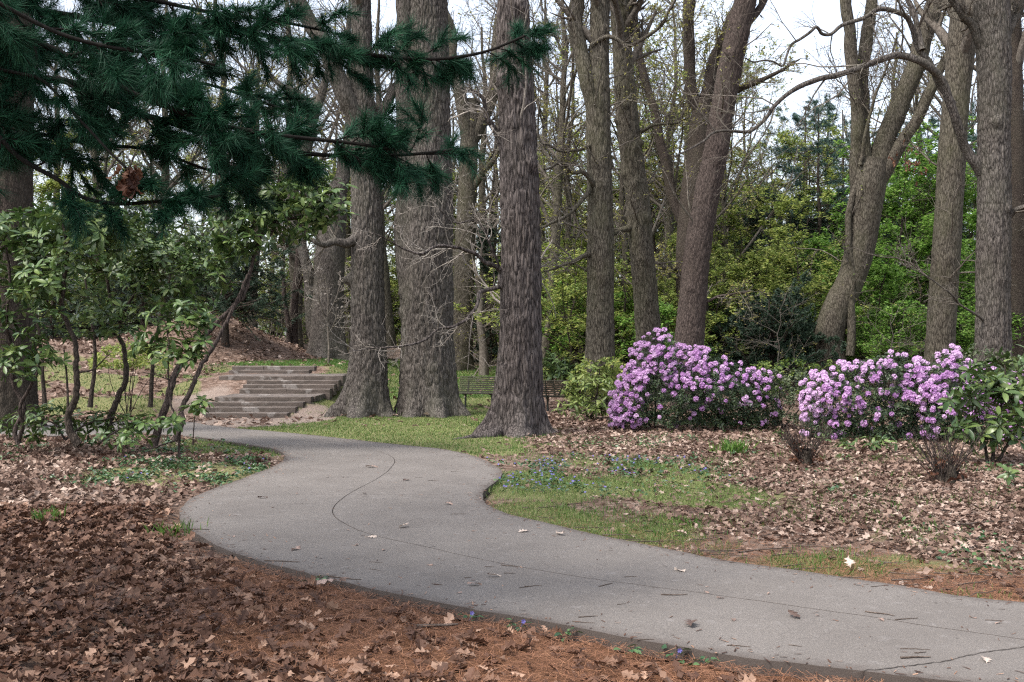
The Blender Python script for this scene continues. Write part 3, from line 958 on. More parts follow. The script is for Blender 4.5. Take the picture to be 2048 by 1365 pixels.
oak('oak_tree', 'straight grey oak with a burl on its left side, beside the stairs', 'tree',
    [(728, 826, 108), (730, 808, 96), (733, 780, 84), (736, 740, 74), (737, 680, 67), (736, 600, 64), (735, 500, 62), (733, 400, 60), (728, 300, 52), (724, 200, 44), (723, 60, 38), (722, 0, 36)],
    26.6, M['bark_oak'], seed=2, sides=136, dz=.055, bark=.038, ridges=42, flare=.55, lobes=5,
    knobs=((188, 560, .13, .30), (10, 215, .14, .10), (230, 400, .2, .03)),
    limbs=(([(716, 250), (700, 205), (680, 160), (655, 100), (630, 55), (592, -5)], (26.5, 26.0), .27, .20),
           ([(742, 255), (765, 225), (785, 190), (800, 168), (812, 120)], (26.6, 27.4), .14, .11),
           ([(712, 478), (690, 488), (665, 482), (645, 490), (615, 480), (580, 492)], (26.4, 25.6), .13, .03)),
    lim_twigs=8)
oak('oak_tree', 'massive grey oak with two fused stems, widest trunk in the picture', 'tree',
    [(860, 828, 134), (859, 808, 122), (858, 780, 114), (857, 740, 112), (855, 680, 105), (855, 600, 102), (856, 500, 100), (857, 400, 97), (857, 300, 88), (857, 200, 82), (857, 60, 74), (857, 0, 72)],
    26.8, M['bark_oak'], seed=5, sides=176, dz=.056, bark=.042, ridges=56, flare=.30, lobes=6,
    knobs=((195, 585, .15, .12), (190, 625, .14, .10), (260, 170, .25, .06), (185, 430, .14, .07)),
    limbs=(([(846, 735), (826, 660), (816, 580), (811, 430), (812, 300), (812, 150), (810, 0), (808, -120)], (26.75, 26.75), .30, .24),
           ([(812, 400), (795, 365), (775, 330), (752, 300)], (26.7, 26.0), .13, .02)), lim_twigs=3)
oak('oak_tree', 'shaggy barked oak with flaking plates, standing nearest the path', 'tree',
    [(1032, 868, 138), (1033, 850, 122), (1035, 825, 108), (1037, 790, 97), (1039, 740, 90), (1041, 680, 83), (1042, 600, 80), (1042, 500, 78), (1040, 400, 75), (1036, 300, 72), (1033, 200, 67), (1028, 100, 62), (1026, 0, 58)],
    20.4, M['bark_shaggy'], seed=8, sides=150, dz=.044, bark=.036, ridges=42, flare=.42, lobes=5, shag=.030,
    knobs=((310, 330, .14, .10), (300, 22, .12, .12), (215, 165, .15, .10), (250, 425, .08, .03), (180, 560, .14, .08)),
    limbs=(([(1004, 545), (985, 528), (962, 522), (935, 505), (905, 493), (868, 490), (842, 505), (805, 498), (770, 480), (742, 470)], (20.3, 18.6), .050, .008),
           ([(1003, 572), (975, 582), (957, 592), (945, 622), (925, 645), (890, 662), (855, 672), (825, 690), (780, 694), (735, 700), (700, 703)], (20.3, 18.3), .045, .006),
           ([(1004, 290), (990, 262), (975, 240), (968, 215), (950, 190), (935, 180), (915, 175)], (20.4, 20.0), .075, .025),
           ([(1000, 540), (975, 470), (940, 440), (905, 445), (880, 420), (850, 405)], (20.2, 19.0), .03, .005),
           ([(1012, 862), (985, 868), (955, 874), (925, 880), (900, 886)], (20.1, 19.1), .16, .04)),
    tw_mat=M['twig_pale'], lim_twigs=13, sprouts=5)
oak('oak_tree', 'upright oak forking high up, behind the yellow-green rhododendron', 'tree',
    [(1200, 745, 66), (1200, 700, 58), (1201, 600, 53), (1201, 500, 52), (1200, 400, 50), (1198, 300, 48), (1196, 220, 48), (1198, 120, 38), (1200, 0, 36)],
    30.0, M['bark_grey'], seed=12, sides=84, dz=.08, bark=.032, ridges=28, flare=.25,
    knobs=((280, 560, .16, .08), (270, 375, .16, .08), (300, 65, .14, .10), (0, 330, .1, .08)),
    limbs=(([(1200, 345), (1194, 280), (1184, 215), (1173, 145), (1160, 95), (1152, 40), (1150, -20), (1120, -80)], (29.9, 29.9), .25, .22),
           ([(1195, 378), (1172, 352), (1145, 342), (1118, 330), (1085, 338)], (29.8, 28.5), .09, .03),
           ([(1178, 292), (1150, 302), (1118, 296), (1085, 290)], (29.8, 28.6), .06, .02),
           ([(1180, 375), (1168, 400), (1140, 430), (1110, 445), (1085, 458)], (29.8, 28.6), .08, .03),
           ([(1178, 508), (1150, 520), (1120, 535), (1088, 548)], (29.8, 29.0), .08, .03),
           ([(1182, 92), (1210, 75), (1235, 78), (1262, 90), (1300, 72), (1330, 45), (1352, -10)], (29.8, 28.9), .07, .04)),
    lim_twigs=9, sprouts=9, leaves=(900, .06, M['leaf_yellow']))
oak('oak_tree', 'knobbly grey oak leaning slightly left behind the first purple bush', 'tree',
    [(1302, 735, 62), (1298, 690, 52), (1292, 600, 48), (1283, 500, 46), (1275, 400, 46), (1262, 300, 44), (1252, 200, 42), (1245, 100, 38), (1238, 0, 36)],
    32.0, M['bark_grey'], seed=15, sides=80, dz=.08, bark=.03, ridges=26, flare=.2,
    knobs=((270, 520, .14, .08), (300, 440, .12, .1), (180, 430, .1, .1), (260, 370, .13, .1), (200, 345, .12, .1), (290, 300, .12, .1), (190, 240, .12, .12), (250, 215, .1, .1), (330, 290, .1, .12), (270, 600, .12, .07)),
    limbs=(([(1262, 455), (1240, 465), (1222, 472), (1200, 470)], (31.9, 31.2), .11, .05),
           ([(1282, 265), (1310, 250), (1345, 246), (1382, 238)], (31.9, 30.8), .06, .02),
           ([(1240, 110), (1262, 60), (1258, 20), (1262, -40)], (32, 33), .12, .1)),
    lim_twigs=9, sprouts=12, leaves=(900, .06, M['leaf_yellow']))
oak('oak_tree', 'brown trunk leaning to the right, above the first purple bush', 'tree',
    [(1376, 735, 70), (1378, 690, 60), (1386, 600, 54), (1396, 500, 52), (1412, 400, 50), (1432, 300, 48), (1448, 200, 46), (1468, 100, 46), (1492, 0, 42)],
    29.0, M['bark_brown'], seed=18, sides=84, dz=.08, bark=.024, ridges=28, flare=.2,
    knobs=((240, 580, .12, .07), (270, 325, .1, .06), (250, 115, .1, .06)),
    limbs=(([(1480, 60), (1500, 40), (1520, 15), (1540, -20)], (29, 29.4), .13, .09),
           ([(1400, 610), (1430, 598), (1470, 590), (1500, 580)], (29, 28.6), .05, .02)), lim_twigs=8, sprouts=9, leaves=(700, .06, M['leaf_yellow']))
oak('oak_tree', 'dark forked oak behind the leaning brown trunk', 'tree',
    [(1384, 720, 70), (1384, 600, 62), (1380, 500, 56), (1384, 400, 50), (1396, 320, 46), (1400, 250, 42), (1408, 200, 36)],
    38.0, M['bark_dark'], seed=21, sides=48, dz=.10, bark=.015, ridges=20, flare=.2, top=6.5, rtop=.3, crown=False,
    limbs=(([(1404, 230), (1412, 180), (1425, 130), (1440, 90), (1462, 40), (1478, 0), (1500, -60)], (38, 38), .25, .17),
           ([(1402, 240), (1388, 200), (1380, 150), (1378, 80), (1378, 0), (1374, -90)], (38, 37.5), .24, .17),
           ([(1382, 480), (1360, 430), (1340, 370), (1325, 300), (1312, 230), (1295, 170), (1278, 90), (1262, 0)], (38, 39), .22, .12),
           ([(1410, 210), (1450, 185), (1500, 170), (1550, 150), (1600, 120)], (38, 37), .20, .02),
           ([(1370, 545), (1340, 535), (1312, 540)], (38, 37.4), .10, .05)),
    lim_twigs=14, leaves=(3200, .075, M['leaf_yellow']))
oak('oak_tree', 'grey tree with a bent base splitting into several stems', 'tree',
    [(1664, 742, 64), (1660, 700, 56), (1660, 660, 60), (1678, 610, 58), (1702, 560, 54), (1720, 500, 56), (1730, 430, 62), (1738, 360, 68), (1745, 320, 56)],
    37.0, M['bark_grey'], seed=24, sides=72, dz=.10, bark=.018, ridges=24, flare=.1, top=None, crown=False,
    limbs=(([(1722, 400), (1712, 340), (1716, 280), (1714, 200), (1706, 130), (1700, 60), (1690, 0), (1685, -120)], (37, 36.6), .28, .18),
           ([(1732, 330), (1724, 250), (1726, 160), (1735, 80), (1745, 0), (1748, -120)], (37, 37.4), .27, .20),
           ([(1745, 370), (1765, 300), (1795, 220), (1825, 140), (1850, 60), (1872, 0), (1890, -100)], (37, 37), .40, .28),
           ([(1760, 360), (1800, 290), (1838, 230), (1862, 170), (1900, 100)], (36.9, 36.4), .28, .14),
           ([(1700, 712), (1704, 640), (1700, 560), (1696, 470), (1706, 400), (1722, 330)], (36.5, 36.8), .16, .10),
           ([(1720, 330), (1735, 260), (1752, 190), (1775, 130), (1790, 80)], (36.6, 36), .08, .03)),
    lim_twigs=10, leaves=(400, .07, M['leaf_spring']))
oak('oak_tree', 'smooth grey straight trunk behind the second purple bush', 'tree',
    [(1878, 760, 66), (1880, 700, 56), (1886, 600, 54), (1892, 500, 54), (1898, 400, 52), (1904, 300, 52), (1912, 200, 50), (1922, 100, 52), (1932, 0, 50)],
    32.0, M['bark_grey'], seed=28, sides=80, dz=.09, bark=.012, ridges=28, flare=.15,
    knobs=((270, 520, .16, .07), (250, 450, .12, .04), (290, 590, .1, .04)), limbs=(), crown_n=7, sprouts=8)
oak('oak_tree', 'rough barked oak at the right with a long limb arching over the clearing', 'tree',
    [(1984, 770, 82), (1985, 720, 70), (1986, 650, 63), (1986, 550, 62), (1988, 450, 62), (1988, 350, 60), (1988, 250, 60), (1988, 120, 62), (1980, 0, 66)],
    26.0, M['bark_oak'], seed=31, sides=110, dz=.06, bark=.034, ridges=34, flare=.15,
    knobs=((250, 250, .12, .08), (280, 560, .1, .07), (300, 420, .1, .06)),
    limbs=(([(1962, 345), (1935, 300), (1912, 240), (1890, 180), (1868, 145), (1838, 120), (1792, 110), (1745, 122), (1690, 145), (1640, 160), (1595, 178), (1560, 205), (1525, 245), (1500, 262), (1455, 262), (1420, 272), (1385, 292), (1345, 312)], (26, 23.5), .13, .018),
           ([(1905, 210), (1870, 150), (1835, 75), (1820, 40), (1790, 20), (1745, 25), (1695, 48), (1655, 62), (1630, 55), (1600, 80), (1575, 98), (1562, 125), (1530, 122), (1510, 128), (1495, 120)], (25.8, 24), .085, .016),
           ([(1845, 100), (1830, 40), (1815, -20), (1800, -80)], (25.5, 26), .075, .06),
           ([(1968, 100), (1945, 60), (1925, 25), (1900, -10)], (26, 25.6), .12, .09),
           ([(2010, 440), (2030, 425), (2060, 412), (2100, 400)], (26, 25.5), .08, .04),
           ([(2005, 80), (2030, 40), (2050, 0)], (26, 26.3), .12, .1),
           ([(1966, 640), (1940, 620), (1900, 590), (1870, 560), (1830, 540), (1790, 520)], (25.8, 24.6), .035, .006)),
    lim_twigs=12)
oak('oak_tree', 'thin dark trunk cut off by the right edge of the picture', 'tree',
    [(2034, 740, 46), (2034, 650, 40), (2032, 500, 38), (2030, 300, 36), (2026, 100, 32), (2024, 0, 30)],
    36.0, M['bark_dark'], seed=33, sides=40, dz=.12, bark=.010, ridges=18, flare=.2, crown_n=10, sprouts=10)
oak('oak_tree', 'dark wide trunk at the left edge behind the rhododendrons', 'tree',
    [(12, 842, 130), (14, 800, 112), (16, 700, 100), (18, 560, 94), (18, 400, 90), (18, 250, 88), (18, 100, 84), (18, 0, 80)],
    22.5, M['bark_dark'], seed=36, sides=100, dz=.07, bark=.026, ridges=32, flare=.3)
oak('oak_tree', 'broad forked trunk on the upper lawn left of the burled oak', 'tree',
    [(654, 722, 84), (655, 690, 72), (656, 640, 66), (658, 580, 62), (660, 520, 60), (664, 460, 54), (668, 400, 50)],
    45.0, M['bark_oak'], seed=39, sides=70, dz=.08, bark=.02, ridges=22, flare=.25, top=9, crown=False,
    limbs=(([(660, 480), (640, 420), (620, 360), (612, 300), (622, 240), (600, 190), (560, 170), (520, 120)], (45, 44), .45, .06),
           ([(664, 430), (680, 380), (690, 330), (700, 260), (705, 150), (720, 40)], (45, 45.5), .40, .1),
           ([(640, 712), (628, 660), (622, 600), (616, 540), (600, 480), (580, 430), (570, 330), (550, 250)], (45.2, 45), .36, .06),
           ([(622, 250), (640, 200), (660, 140), (690, 90), (700, 20)], (44.5, 44), .22, .1)), lim_twigs=14)
oak('oak_tree', 'pale grey trunk far behind the gap beside the massive oak', 'tree',
    [(922, 742, 50), (924, 700, 44), (926, 600, 42), (930, 500, 42), (934, 400, 38), (938, 300, 36), (944, 200, 32)],
    48.0, M['bark_grey'], seed=42, sides=56, dz=.10, bark=.015, ridges=20, flare=.25, top=9, crown=False,
    limbs=(([(938, 300), (930, 240), (920, 190), (905, 130), (900, 60), (880, 0)], (48, 47), .36, .2),
           ([(940, 290), (965, 240), (985, 190), (990, 120), (1000, 30)], (48, 48), .34, .2),
           ([(936, 400), (960, 350), (985, 320), (1010, 270)], (48, 47), .2, .08)), lim_twigs=16)
oak('slim_tree', 'short crooked grey trunk in front of the dark conifer', 'tree',
    [(968, 730, 20), (966, 690, 16), (960, 640, 14), (962, 600, 12), (955, 560, 10)], 44.0, M['bark_twig'], seed=44, sides=14, dz=.15, bark=.004, ridges=8, top=5.2, rtop=.03, flare=.2, crown=False,
    limbs=(([(964, 660), (985, 640), (1000, 630)], (44, 43.5), .05, .02), ([(958, 590), (940, 560), (930, 520)], (44, 43.5), .06, .02)), lim_twigs=8)
oak('slim_tree', 'slender brown trunk right of the shaggy oak', 'tree',
    [(1096, 705, 22), (1098, 640, 18), (1102, 580, 17), (1104, 520, 15), (1106, 460, 13)], 46.0, M['bark_brown'], seed=46, sides=18, dz=.15, bark=.005, ridges=8, top=9, rtop=.08, flare=.2, crown=False)
oak('slim_tree', 'slender twin-stemmed brown tree at the foot of the leafy mound', 'tree',
    [(588, 712, 18), (588, 660, 15), (590, 600, 14), (596, 520, 12)], 47.0, M['bark_brown'], seed=47, sides=16, dz=.15, bark=.005, ridges=8, top=8, rtop=.06, flare=.2, crown=False,
    limbs=(([(580, 712), (576, 660), (572, 600), (560, 540)], (46.8, 46.5), .13, .08), ([(590, 600), (605, 560), (620, 530)], (47, 46), .06, .03)), lim_twigs=8)
oak('slim_tree', 'thin magnolia sapling with pale buds on the upper lawn', 'tree',
    [(657, 728, 5), (658, 690, 4.6), (655, 640, 4.2), (657, 600, 3.6), (653, 570, 3)], 37.0, M['bark_twig'], seed=48, sides=10, dz=.15, bark=.0, ridges=8, top=4.2, rtop=.012, flare=.1, crown=False,
    limbs=(([(657, 650), (640, 610), (630, 560), (620, 530)], (37, 36.5), .03, .01), ([(656, 630), (672, 600), (685, 560), (690, 540)], (37, 37), .03, .01), ([(656, 670), (680, 630), (700, 600)], (37, 36.6), .025, .01)),
    lim_twigs=10, tw_mat=M['twig_pale'], leaves=(120, .10, M['twig_pale']))
# ------------------------------------------------------------------ background wood: bare trees, spring understory, conifers
def bare_tree_parts(seed, H=17, r0=.28, fork=.35, lean=.06):
    rng = np.random.default_rng(seed)
    K = 14
    z = np.linspace(0, H, K)
    C = np.stack([np.cumsum(rng.normal(0, lean * H / K, K)), np.cumsum(rng.normal(0, lean * H / K, K)), z], 1)
    C[:2, :2] = 0
    R = r0 * (1 - .82 * np.linspace(0, 1, K) ** 1.1); R[0] *= 1.35
    tr = Acc().add(*tubes(C[None], R[None], 12))
    Ct, Rt = C[None], R[None]
    p1, r1 = spawn(Ct, Rt, 15, rng, .22, 1, (30, 70), .40, .18, .13, 9, .48, .03)
    p2, r2 = spawn(p1, r1, 8, rng, .15, 1, (30, 70), .45, .08, .17, 7, .55, .014)
    p3, r3 = spawn(p2, r2, 6, rng, .15, 1, (30, 70), .5, .05, .2, 4, .6, .009)
    p4, r4 = spawn(p3, r3, 2, rng, .15, 1, (30, 70), .65, .04, .22, 3, .7, .008)
    br = Acc()
    for p_, r_, s_ in ((p1, r1, 6), (p2, r2, 4), (p3, r3, 3), (p4, r4, 3)): br.add(*tubes(p_, r_, s_))
    return tr, br, np.concatenate([p4[:, :, :]], 0), rng

def proto(name, parts):
    root = link(name, None)
    for nm, acc, mat, sm, kind in parts:
        o = link(nm, acc.mesh(nm, sm), mat, root)
        if kind: o['kind'] = kind
    return root

BARE = []
for k, (sd, H, r0, lv, mat) in enumerate(((101, 19, .30, 0, None), (102, 17, .24, 5200, 'leaf_yellow'), (103, 20, .34, 0, None), (104, 16, .2, 5000, 'leaf_spring'), (105, 18, .26, 900, 'leaf_yellow'))):
    tr, br, tips, rng = bare_tree_parts(sd, H, r0)
    ps = [('trunk', tr, M['bark_grey'], True, None), ('crown', br, M['bark_twig'], True, 'stuff')]
    if lv:
        la = Acc(); put_leaves(la, along(tips, lv, rng), .10, rng)
        ps.append(('young_leaves', la, M[mat], False, 'stuff'))
    BARE.append((ps, k))

MARKS = [(-300, 'the left edge'), (18, 'the left edge trunk'), (225, 'the S-shaped stem'), (505, 'the leaning rhododendron'), (655, 'the broad forked trunk'), (735, 'the burled oak'),
         (857, 'the massive oak'), (1040, 'the shaggy oak'), (1200, 'the upright forked oak'), (1288, 'the knobbly oak'), (1400, 'the leaning brown trunk'), (1545, 'the dark yew'),
         (1705, 'the bent-base tree'), (1890, 'the smooth grey trunk'), (1986, 'the rough right-hand oak'), (2300, 'the right edge')]
def place(ps, name, label, cat, group, spots):
    """the first spot uses the built tree, further spots copy it; each gets its own label"""
    first = None
    gaps = {}
    for i, (x, y, rz, sc) in enumerate(spots):
        u = 1024 + x / y * FPX
        k = max(j for j, mk in enumerate(MARKS) if mk[0] <= u or j == 0)
        gaps.setdefault(min(k, len(MARKS) - 2), []).append((y, i))
    names = {}
    for k, lst in gaps.items():
        lst.sort()
        for r, (y, i) in enumerate(lst):
            o = '' if len(lst) == 1 else (', nearest' if r == 0 else ', farthest' if r == len(lst) - 1 else ', %s nearest' % ('second', 'third', 'fourth', 'fifth')[r - 1])
            names[i] = '%s between %s and %s%s' % (label, MARKS[k][1], MARKS[k + 1][1], o)
    for i, (x, y, rz, sc) in enumerate(spots):
        loc = gp(x, y, -.1)
        if first is None:
            first = proto(name, ps)
            tag(first, names[i] if len(spots) > 1 else label, cat, group)
            first.location = tuple(loc); first.rotation_euler = (0, 0, rz); first.scale = (sc,) * 3
        else:
            copy_tree(first, loc, rz, sc, names[i])
    return first

rng = np.random.default_rng(77)
def at(u, d): return ((u - 1024) / FPX * d, d)
bare_spots = [[] for _ in BARE]
for i, (u, d) in enumerate([(120, 60), (250, 72), (330, 55), (430, 64), (505, 58), (545, 78), (610, 70), (700, 60), (770, 66), (830, 80), (905, 72), (985, 62), (1040, 84),
                            (1110, 66), (1150, 90), (1250, 70), (1330, 60), (1420, 82), (1540, 96), (1660, 92), (1790, 64), (1840, 88), (1960, 60), (2040, 70), (30, 80),
                            (190, 96), (660, 98), (880, 104), (1480, 110), (2150, 62), (-120, 66), (1090, 110), (400, 100),
                            (455, 47), (590, 52), (780, 50), (965, 55), (1075, 52), (1245, 55), (1500, 60), (1730, 70), (220, 50), (1290, 48), (1440, 56), (1900, 52), (1130, 43), (1260, 41), (1370, 49), (1330, 44), (1090, 40), (1460, 47), (1850, 58), (1620, 62)]):
    pick = [0, 1, 2, 1, 4, 1, 2, 0, 4, 2, 0, 2, 4, 0, 3, 4, 3, 1, 3, 0, 2, 4, 0, 2, 1, 0, 2, 4, 3, 0, 1, 0, 1, 1, 2, 4, 2, 4, 1, 1, 0, 4, 1, 1, 0, 1, 3, 1, 1, 4, 3, 1, 1][i]
    x, y = at(u, d)
    bare_spots[pick].append((x, y, rng.uniform(0, 6.28), rng.uniform(.85, 1.15)))
blabels = ['leafless grey tree', 'yellow-hazed tree',
           'thick leafless tree', 'freshly leafing tree', 'yellow-budded tree']
for (ps, k), sp, lb in zip(BARE, bare_spots, blabels):
    place(ps, 'bare_tree', lb, 'tree', 'bare trees of the wood: kind %d' % (k + 1) if False else ['leafless trees', 'yellow hazed trees', 'thick leafless trees', 'fresh green trees', 'budding trees'][k], sp)

def understory(seed, H, leafn, size, mat, spread=.5, r0=.06, low=.12, flat=.5, bmat='bark_dark', branches=22):
    rng = np.random.default_rng(seed)
    K = 9
    C = np.stack([np.cumsum(rng.normal(0, .10, K)), np.cumsum(rng.normal(0, .10, K)), np.linspace(0, H, K)], 1); C[0, :2] = 0
    R = r0 * (1 - .8 * np.linspace(0, 1, K))
    tr = Acc().add(*tubes(C[None], R[None], 7))
    p1, r1 = spawn(C[None], R[None], branches, rng, low, 1, (50, 90), spread, .03, .14, 7, .5, .012, flat=.3)
    p1[..., 2] = np.maximum(p1[..., 2], .15)
    p2, r2 = spawn(p1, r1, 7, rng, .15, 1, (30, 70), .45, .0, .18, 5, .55, .006, flat=flat)
    p3, r3 = spawn(p2, r2, 4, rng, .15, 1, (30, 70), .5, .0, .2, 3, .6, .005, flat=flat)
    br = Acc()
    for p_, r_, s_ in ((p1, r1, 4), (p2, r2, 3), (p3, r3, 3)): br.add(*tubes(p_, r_, s_))
    lv = Acc()
    pts = along(p3[rng.random(len(p3)) < .55], leafn, rng, .1) + rng.normal(0, size * .5, (leafn, 3))
    put_leaves(lv, pts, size, rng, tilt=.42)
    return [('trunk', tr, M[bmat], True, None), ('branches', br, M[bmat], True, 'stuff'), ('foliage', lv, M[mat], False, 'stuff')]

UN = {
    'spring': understory(201, 6.0, 9000, .115, 'leaf_spring', .55, flat=.8),
    'spring2': understory(202, 4.2, 8000, .11, 'leaf_spring', .65, low=.05, flat=.8),
    'fresh': understory(203, 5.2, 9000, .12, 'leaf_fresh', .5, low=.04),
    'fresh_shrub': understory(204, 2.6, 7000, .10, 'leaf_fresh', .7, low=.02, branches=30),
    'wood': understory(205, 4.5, 9000, .13, 'leaf_wood', .6, low=.02, branches=30),
    'wood_tall': understory(206, 9.0, 10000, .15, 'leaf_wood', .42, low=.06, branches=34),
    'spring_tall': understory(208, 10.5, 12000, .135, 'leaf_spring', .36, low=.16, flat=.7, branches=34, r0=.10),
    'fresh_tall': understory(209, 9.0, 12000, .13, 'leaf_fresh', .40, low=.10, flat=.6, branches=34, r0=.09),
    'twiggy': understory(207, 3.6, 300, .07, 'leaf_yellow', .6, low=.05, bmat='bark_twig', branches=16, r0=.03),
}
ulab = {'spring': ('understory_tree', 'layered yellow-green tree', 'tree', 'yellow-green understory trees'),
        'spring2': ('understory_tree', 'low yellow-green tree', 'tree', 'low yellow-green understory trees'),
        'fresh': ('understory_tree', 'slim fresh-green tree', 'tree', 'fresh green understory trees'),
        'fresh_shrub': ('leafy_shrub', 'bright green shrub', 'shrub', 'bright green shrubs'),
        'wood': ('leafy_shrub', 'deep green shrub', 'shrub', 'dark green shrubs'),
        'wood_tall': ('understory_tree', 'tall green tree', 'tree', 'tall dark green trees'),
        'spring_tall': ('understory_tree', 'tall yellow-green tree', 'tree', 'tall yellow-green trees'),
        'fresh_tall': ('understory_tree', 'tall fresh-green tree', 'tree', 'tall fresh-green trees'),
        'twiggy': ('twiggy_shrub', 'pale twiggy shrub', 'shrub', 'pale twiggy shrubs')}
uspots = {
    'spring': [(1130, 42), (1235, 45), (1310, 40), (1395, 46), (1470, 44), (1540, 50), (1600, 43), (1345, 56), (1180, 58), (1440, 62), (790, 62), (880, 66), (700, 64), (1690, 54), (1060, 60), (300, 66)],
    'spring2': [(1150, 37), (1255, 38), (1335, 38), (1440, 38), (1530, 40), (1225, 50), (1380, 52), (770, 56), (830, 58), (560, 60), (180, 46), (280, 48), (1070, 48), (100, 44)],
    'fresh': [(1730, 41), (1785, 40), (1820, 43), (1850, 45), (1660, 46), (1590, 47), (1930, 46), (2010, 40), (1560, 56), (1280, 64), (1100, 54), (1500, 52), (1900, 55)],
    'fresh_shrub': [(1270, 39), (1340, 36), (1420, 40), (1640, 44), (1760, 37), (1800, 36), (2030, 36), (2000, 44), (1930, 40), (790, 60), (740, 62), (1110, 44), (1160, 40), (1520, 44)],
    'wood': [(1100, 70), (1200, 74), (1300, 70), (1400, 72), (1500, 70), (1600, 68), (1700, 66), (1800, 62), (1900, 64), (2000, 58), (2080, 50), (1000, 74), (900, 78), (800, 76), (700, 78), (600, 74), (500, 72), (400, 66), (300, 58), (200, 56), (100, 54), (0, 52),
             (1050, 56), (1460, 54), (1560, 50), (1660, 56), (1760, 50), (1860, 50), (1980, 50), (960, 58), (540, 66)],
    'wood_tall': [(1150, 62), (1260, 66), (1380, 64), (1500, 60), (1830, 60), (1020, 84), (1180, 92), (1340, 88), (1480, 86), (1620, 78), (1760, 80), (1900, 76), (2060, 66), (880, 92), (740, 94), (580, 90), (420, 84), (260, 78), (90, 72), (1130, 70), (1540, 66), (1700, 72), (1980, 72), (660, 84), (-60, 60)],
    'spring_tall': [(1115, 52), (1150, 47), (1240, 52), (1320, 50), (1360, 58), (1440, 52), (1510, 56), (1590, 54), (770, 58), (880, 60), (560, 62), (330, 60), (140, 58)],
    'fresh_tall': [(1660, 56), (1720, 50), (1780, 46), (1830, 48), (1930, 50), (2010, 48), (1480, 64), (1280, 62), (1080, 66), (1880, 56)],
    'twiggy': [(1580, 35), (1790, 34), (700, 52), (620, 55), (900, 50), (945, 44), (870, 46), (760, 52), (550, 50), (520, 52)],
}
for k, ps in UN.items():
    nm, lb, ct, gr = ulab[k]
    place(ps, nm, lb, ct, gr, [(*at(u, d), rng.uniform(0, 6.28), rng.uniform(.8, 1.25)) for u, d in uspots[k]])

# conifers
def needle_tufts(acc, pos, R, n, rng, length=.10, width=.003, spread=70):
    """bundles of needles; R frames, local x along the shoot"""
    m = len(pos)
    if m == 0: return
    tot = m * n
    a = rng.uniform(0, 2 * pi, tot); e = np.radians(rng.uniform(12, spread, tot))
    loc = np.stack([np.cos(e), np.sin(e) * np.cos(a), np.sin(e) * np.sin(a)], 1)
    Rr = np.repeat(R, n, 0)
    D = np.einsum('mij,mj->mi', Rr, loc)
    L = length * rng.uniform(.65, 1.15, tot)
    st = np.repeat(pos, n, 0) + Rr[:, :, 0] * (rng.uniform(-1.0, .25, tot) * length * .9)[:, None]
    side = norm(np.cross(D, rand_unit(tot, rng))) * (width * .5)
    end = st + D * L[:, None] + A(0, 0, -1) * (L * L * .8)[:, None]
    mid = (st + end) * .5 + A(0, 0, 1) * (L * .03)[:, None]
    V = np.stack([st - side, st + side, end], 1)
    F = np.array([(0, 1, 2)])
    t = np.repeat(rng.random(m), n) * .6 + rng.random(tot) * .4
    acc.add(V.reshape(-1, 3), (F[None] + (np.arange(tot) * 3)[:, None, None]).reshape(-1, 3), np.repeat(t, 3))

def conifer(seed, H, spread, mat, n_br=40, tufts=2600, nlen=.16, nw=.02, low=.1, droop=.0, per=9, tw=.55, bmat='bark_dark', r0=.18):
    rng = np.random.default_rng(seed)
    K = 8
    C = np.stack([np.cumsum(rng.normal(0, .05, K)), np.cumsum(rng.normal(0, .05, K)), np.linspace(0, H, K)], 1)
    R = r0 * (1 - .85 * np.linspace(0, 1, K))
    tr = Acc().add(*tubes(C[None], R[None], 9))
    p1, r1 = spawn(C[None], R[None], n_br, rng, low, .98, (65, 95), spread / H, droop, .10, 8, .35, .012, flat=.5)
    p2, r2 = spawn(p1, r1, 8, rng, .2, 1, (25, 60), .4, droop * .5, .12, 5, .6, .006, flat=.7)
    br = Acc()
    for p_, r_, s_ in ((p1, r1, 5), (p2, r2, 3)): br.add(*tubes(p_, r_, s_))
    fo = Acc()
    idx = rng.integers(0, len(p2), tufts); f = rng.uniform(.2, .999, tufts) * 4; i = f.astype(int); w = (f - i)[:, None]
    pos = p2[idx, i] * (1 - w) + p2[idx, i + 1] * w
    d = norm(p2[idx, i + 1] - p2[idx, i] + rng.normal(0, .35 * .2, (tufts, 3)))
    needle_tufts(fo, pos, rot_from(d, np.broadcast_to(A(0.05, 0.02, 1), d.shape)), per, rng, nlen, nw, 75)
    return [('trunk', tr, M[bmat], True, None), ('branches', br, M[bmat], True, 'stuff'), ('needles', fo, M[mat], False, 'stuff')]

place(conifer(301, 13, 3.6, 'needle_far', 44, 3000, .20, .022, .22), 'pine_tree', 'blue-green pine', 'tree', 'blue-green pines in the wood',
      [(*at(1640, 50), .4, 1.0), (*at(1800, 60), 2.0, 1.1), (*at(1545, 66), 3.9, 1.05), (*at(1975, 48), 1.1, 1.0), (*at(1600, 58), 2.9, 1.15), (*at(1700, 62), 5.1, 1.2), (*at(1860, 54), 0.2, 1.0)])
place(conifer(302, 7.5, 2.6, 'leaf_yew', 60, 4200, .16, .03, .04), 'dark_conifer', 'dark conifer', 'tree', 'dark conifers in the wood',
      [(*at(985, 52), .4, 1.0), (*at(1320, 60), 2.2, 1.1), (*at(1620, 58), 4.0, 1.2), (*at(1905, 58), 5.0, 1.1), (*at(1450, 68), 1.0, 1.3), (*at(1560, 49), 3.0, 1.15), (*at(1670, 52), 0.3, 1.2), (*at(290, 45), 0.7, .8), (*at(190, 47), 4.1, .85), (*at(110, 43), 2.6, .75), (*at(1130, 60), 1.7, 1.2), (*at(1225, 64), 5.5, 1.2)])
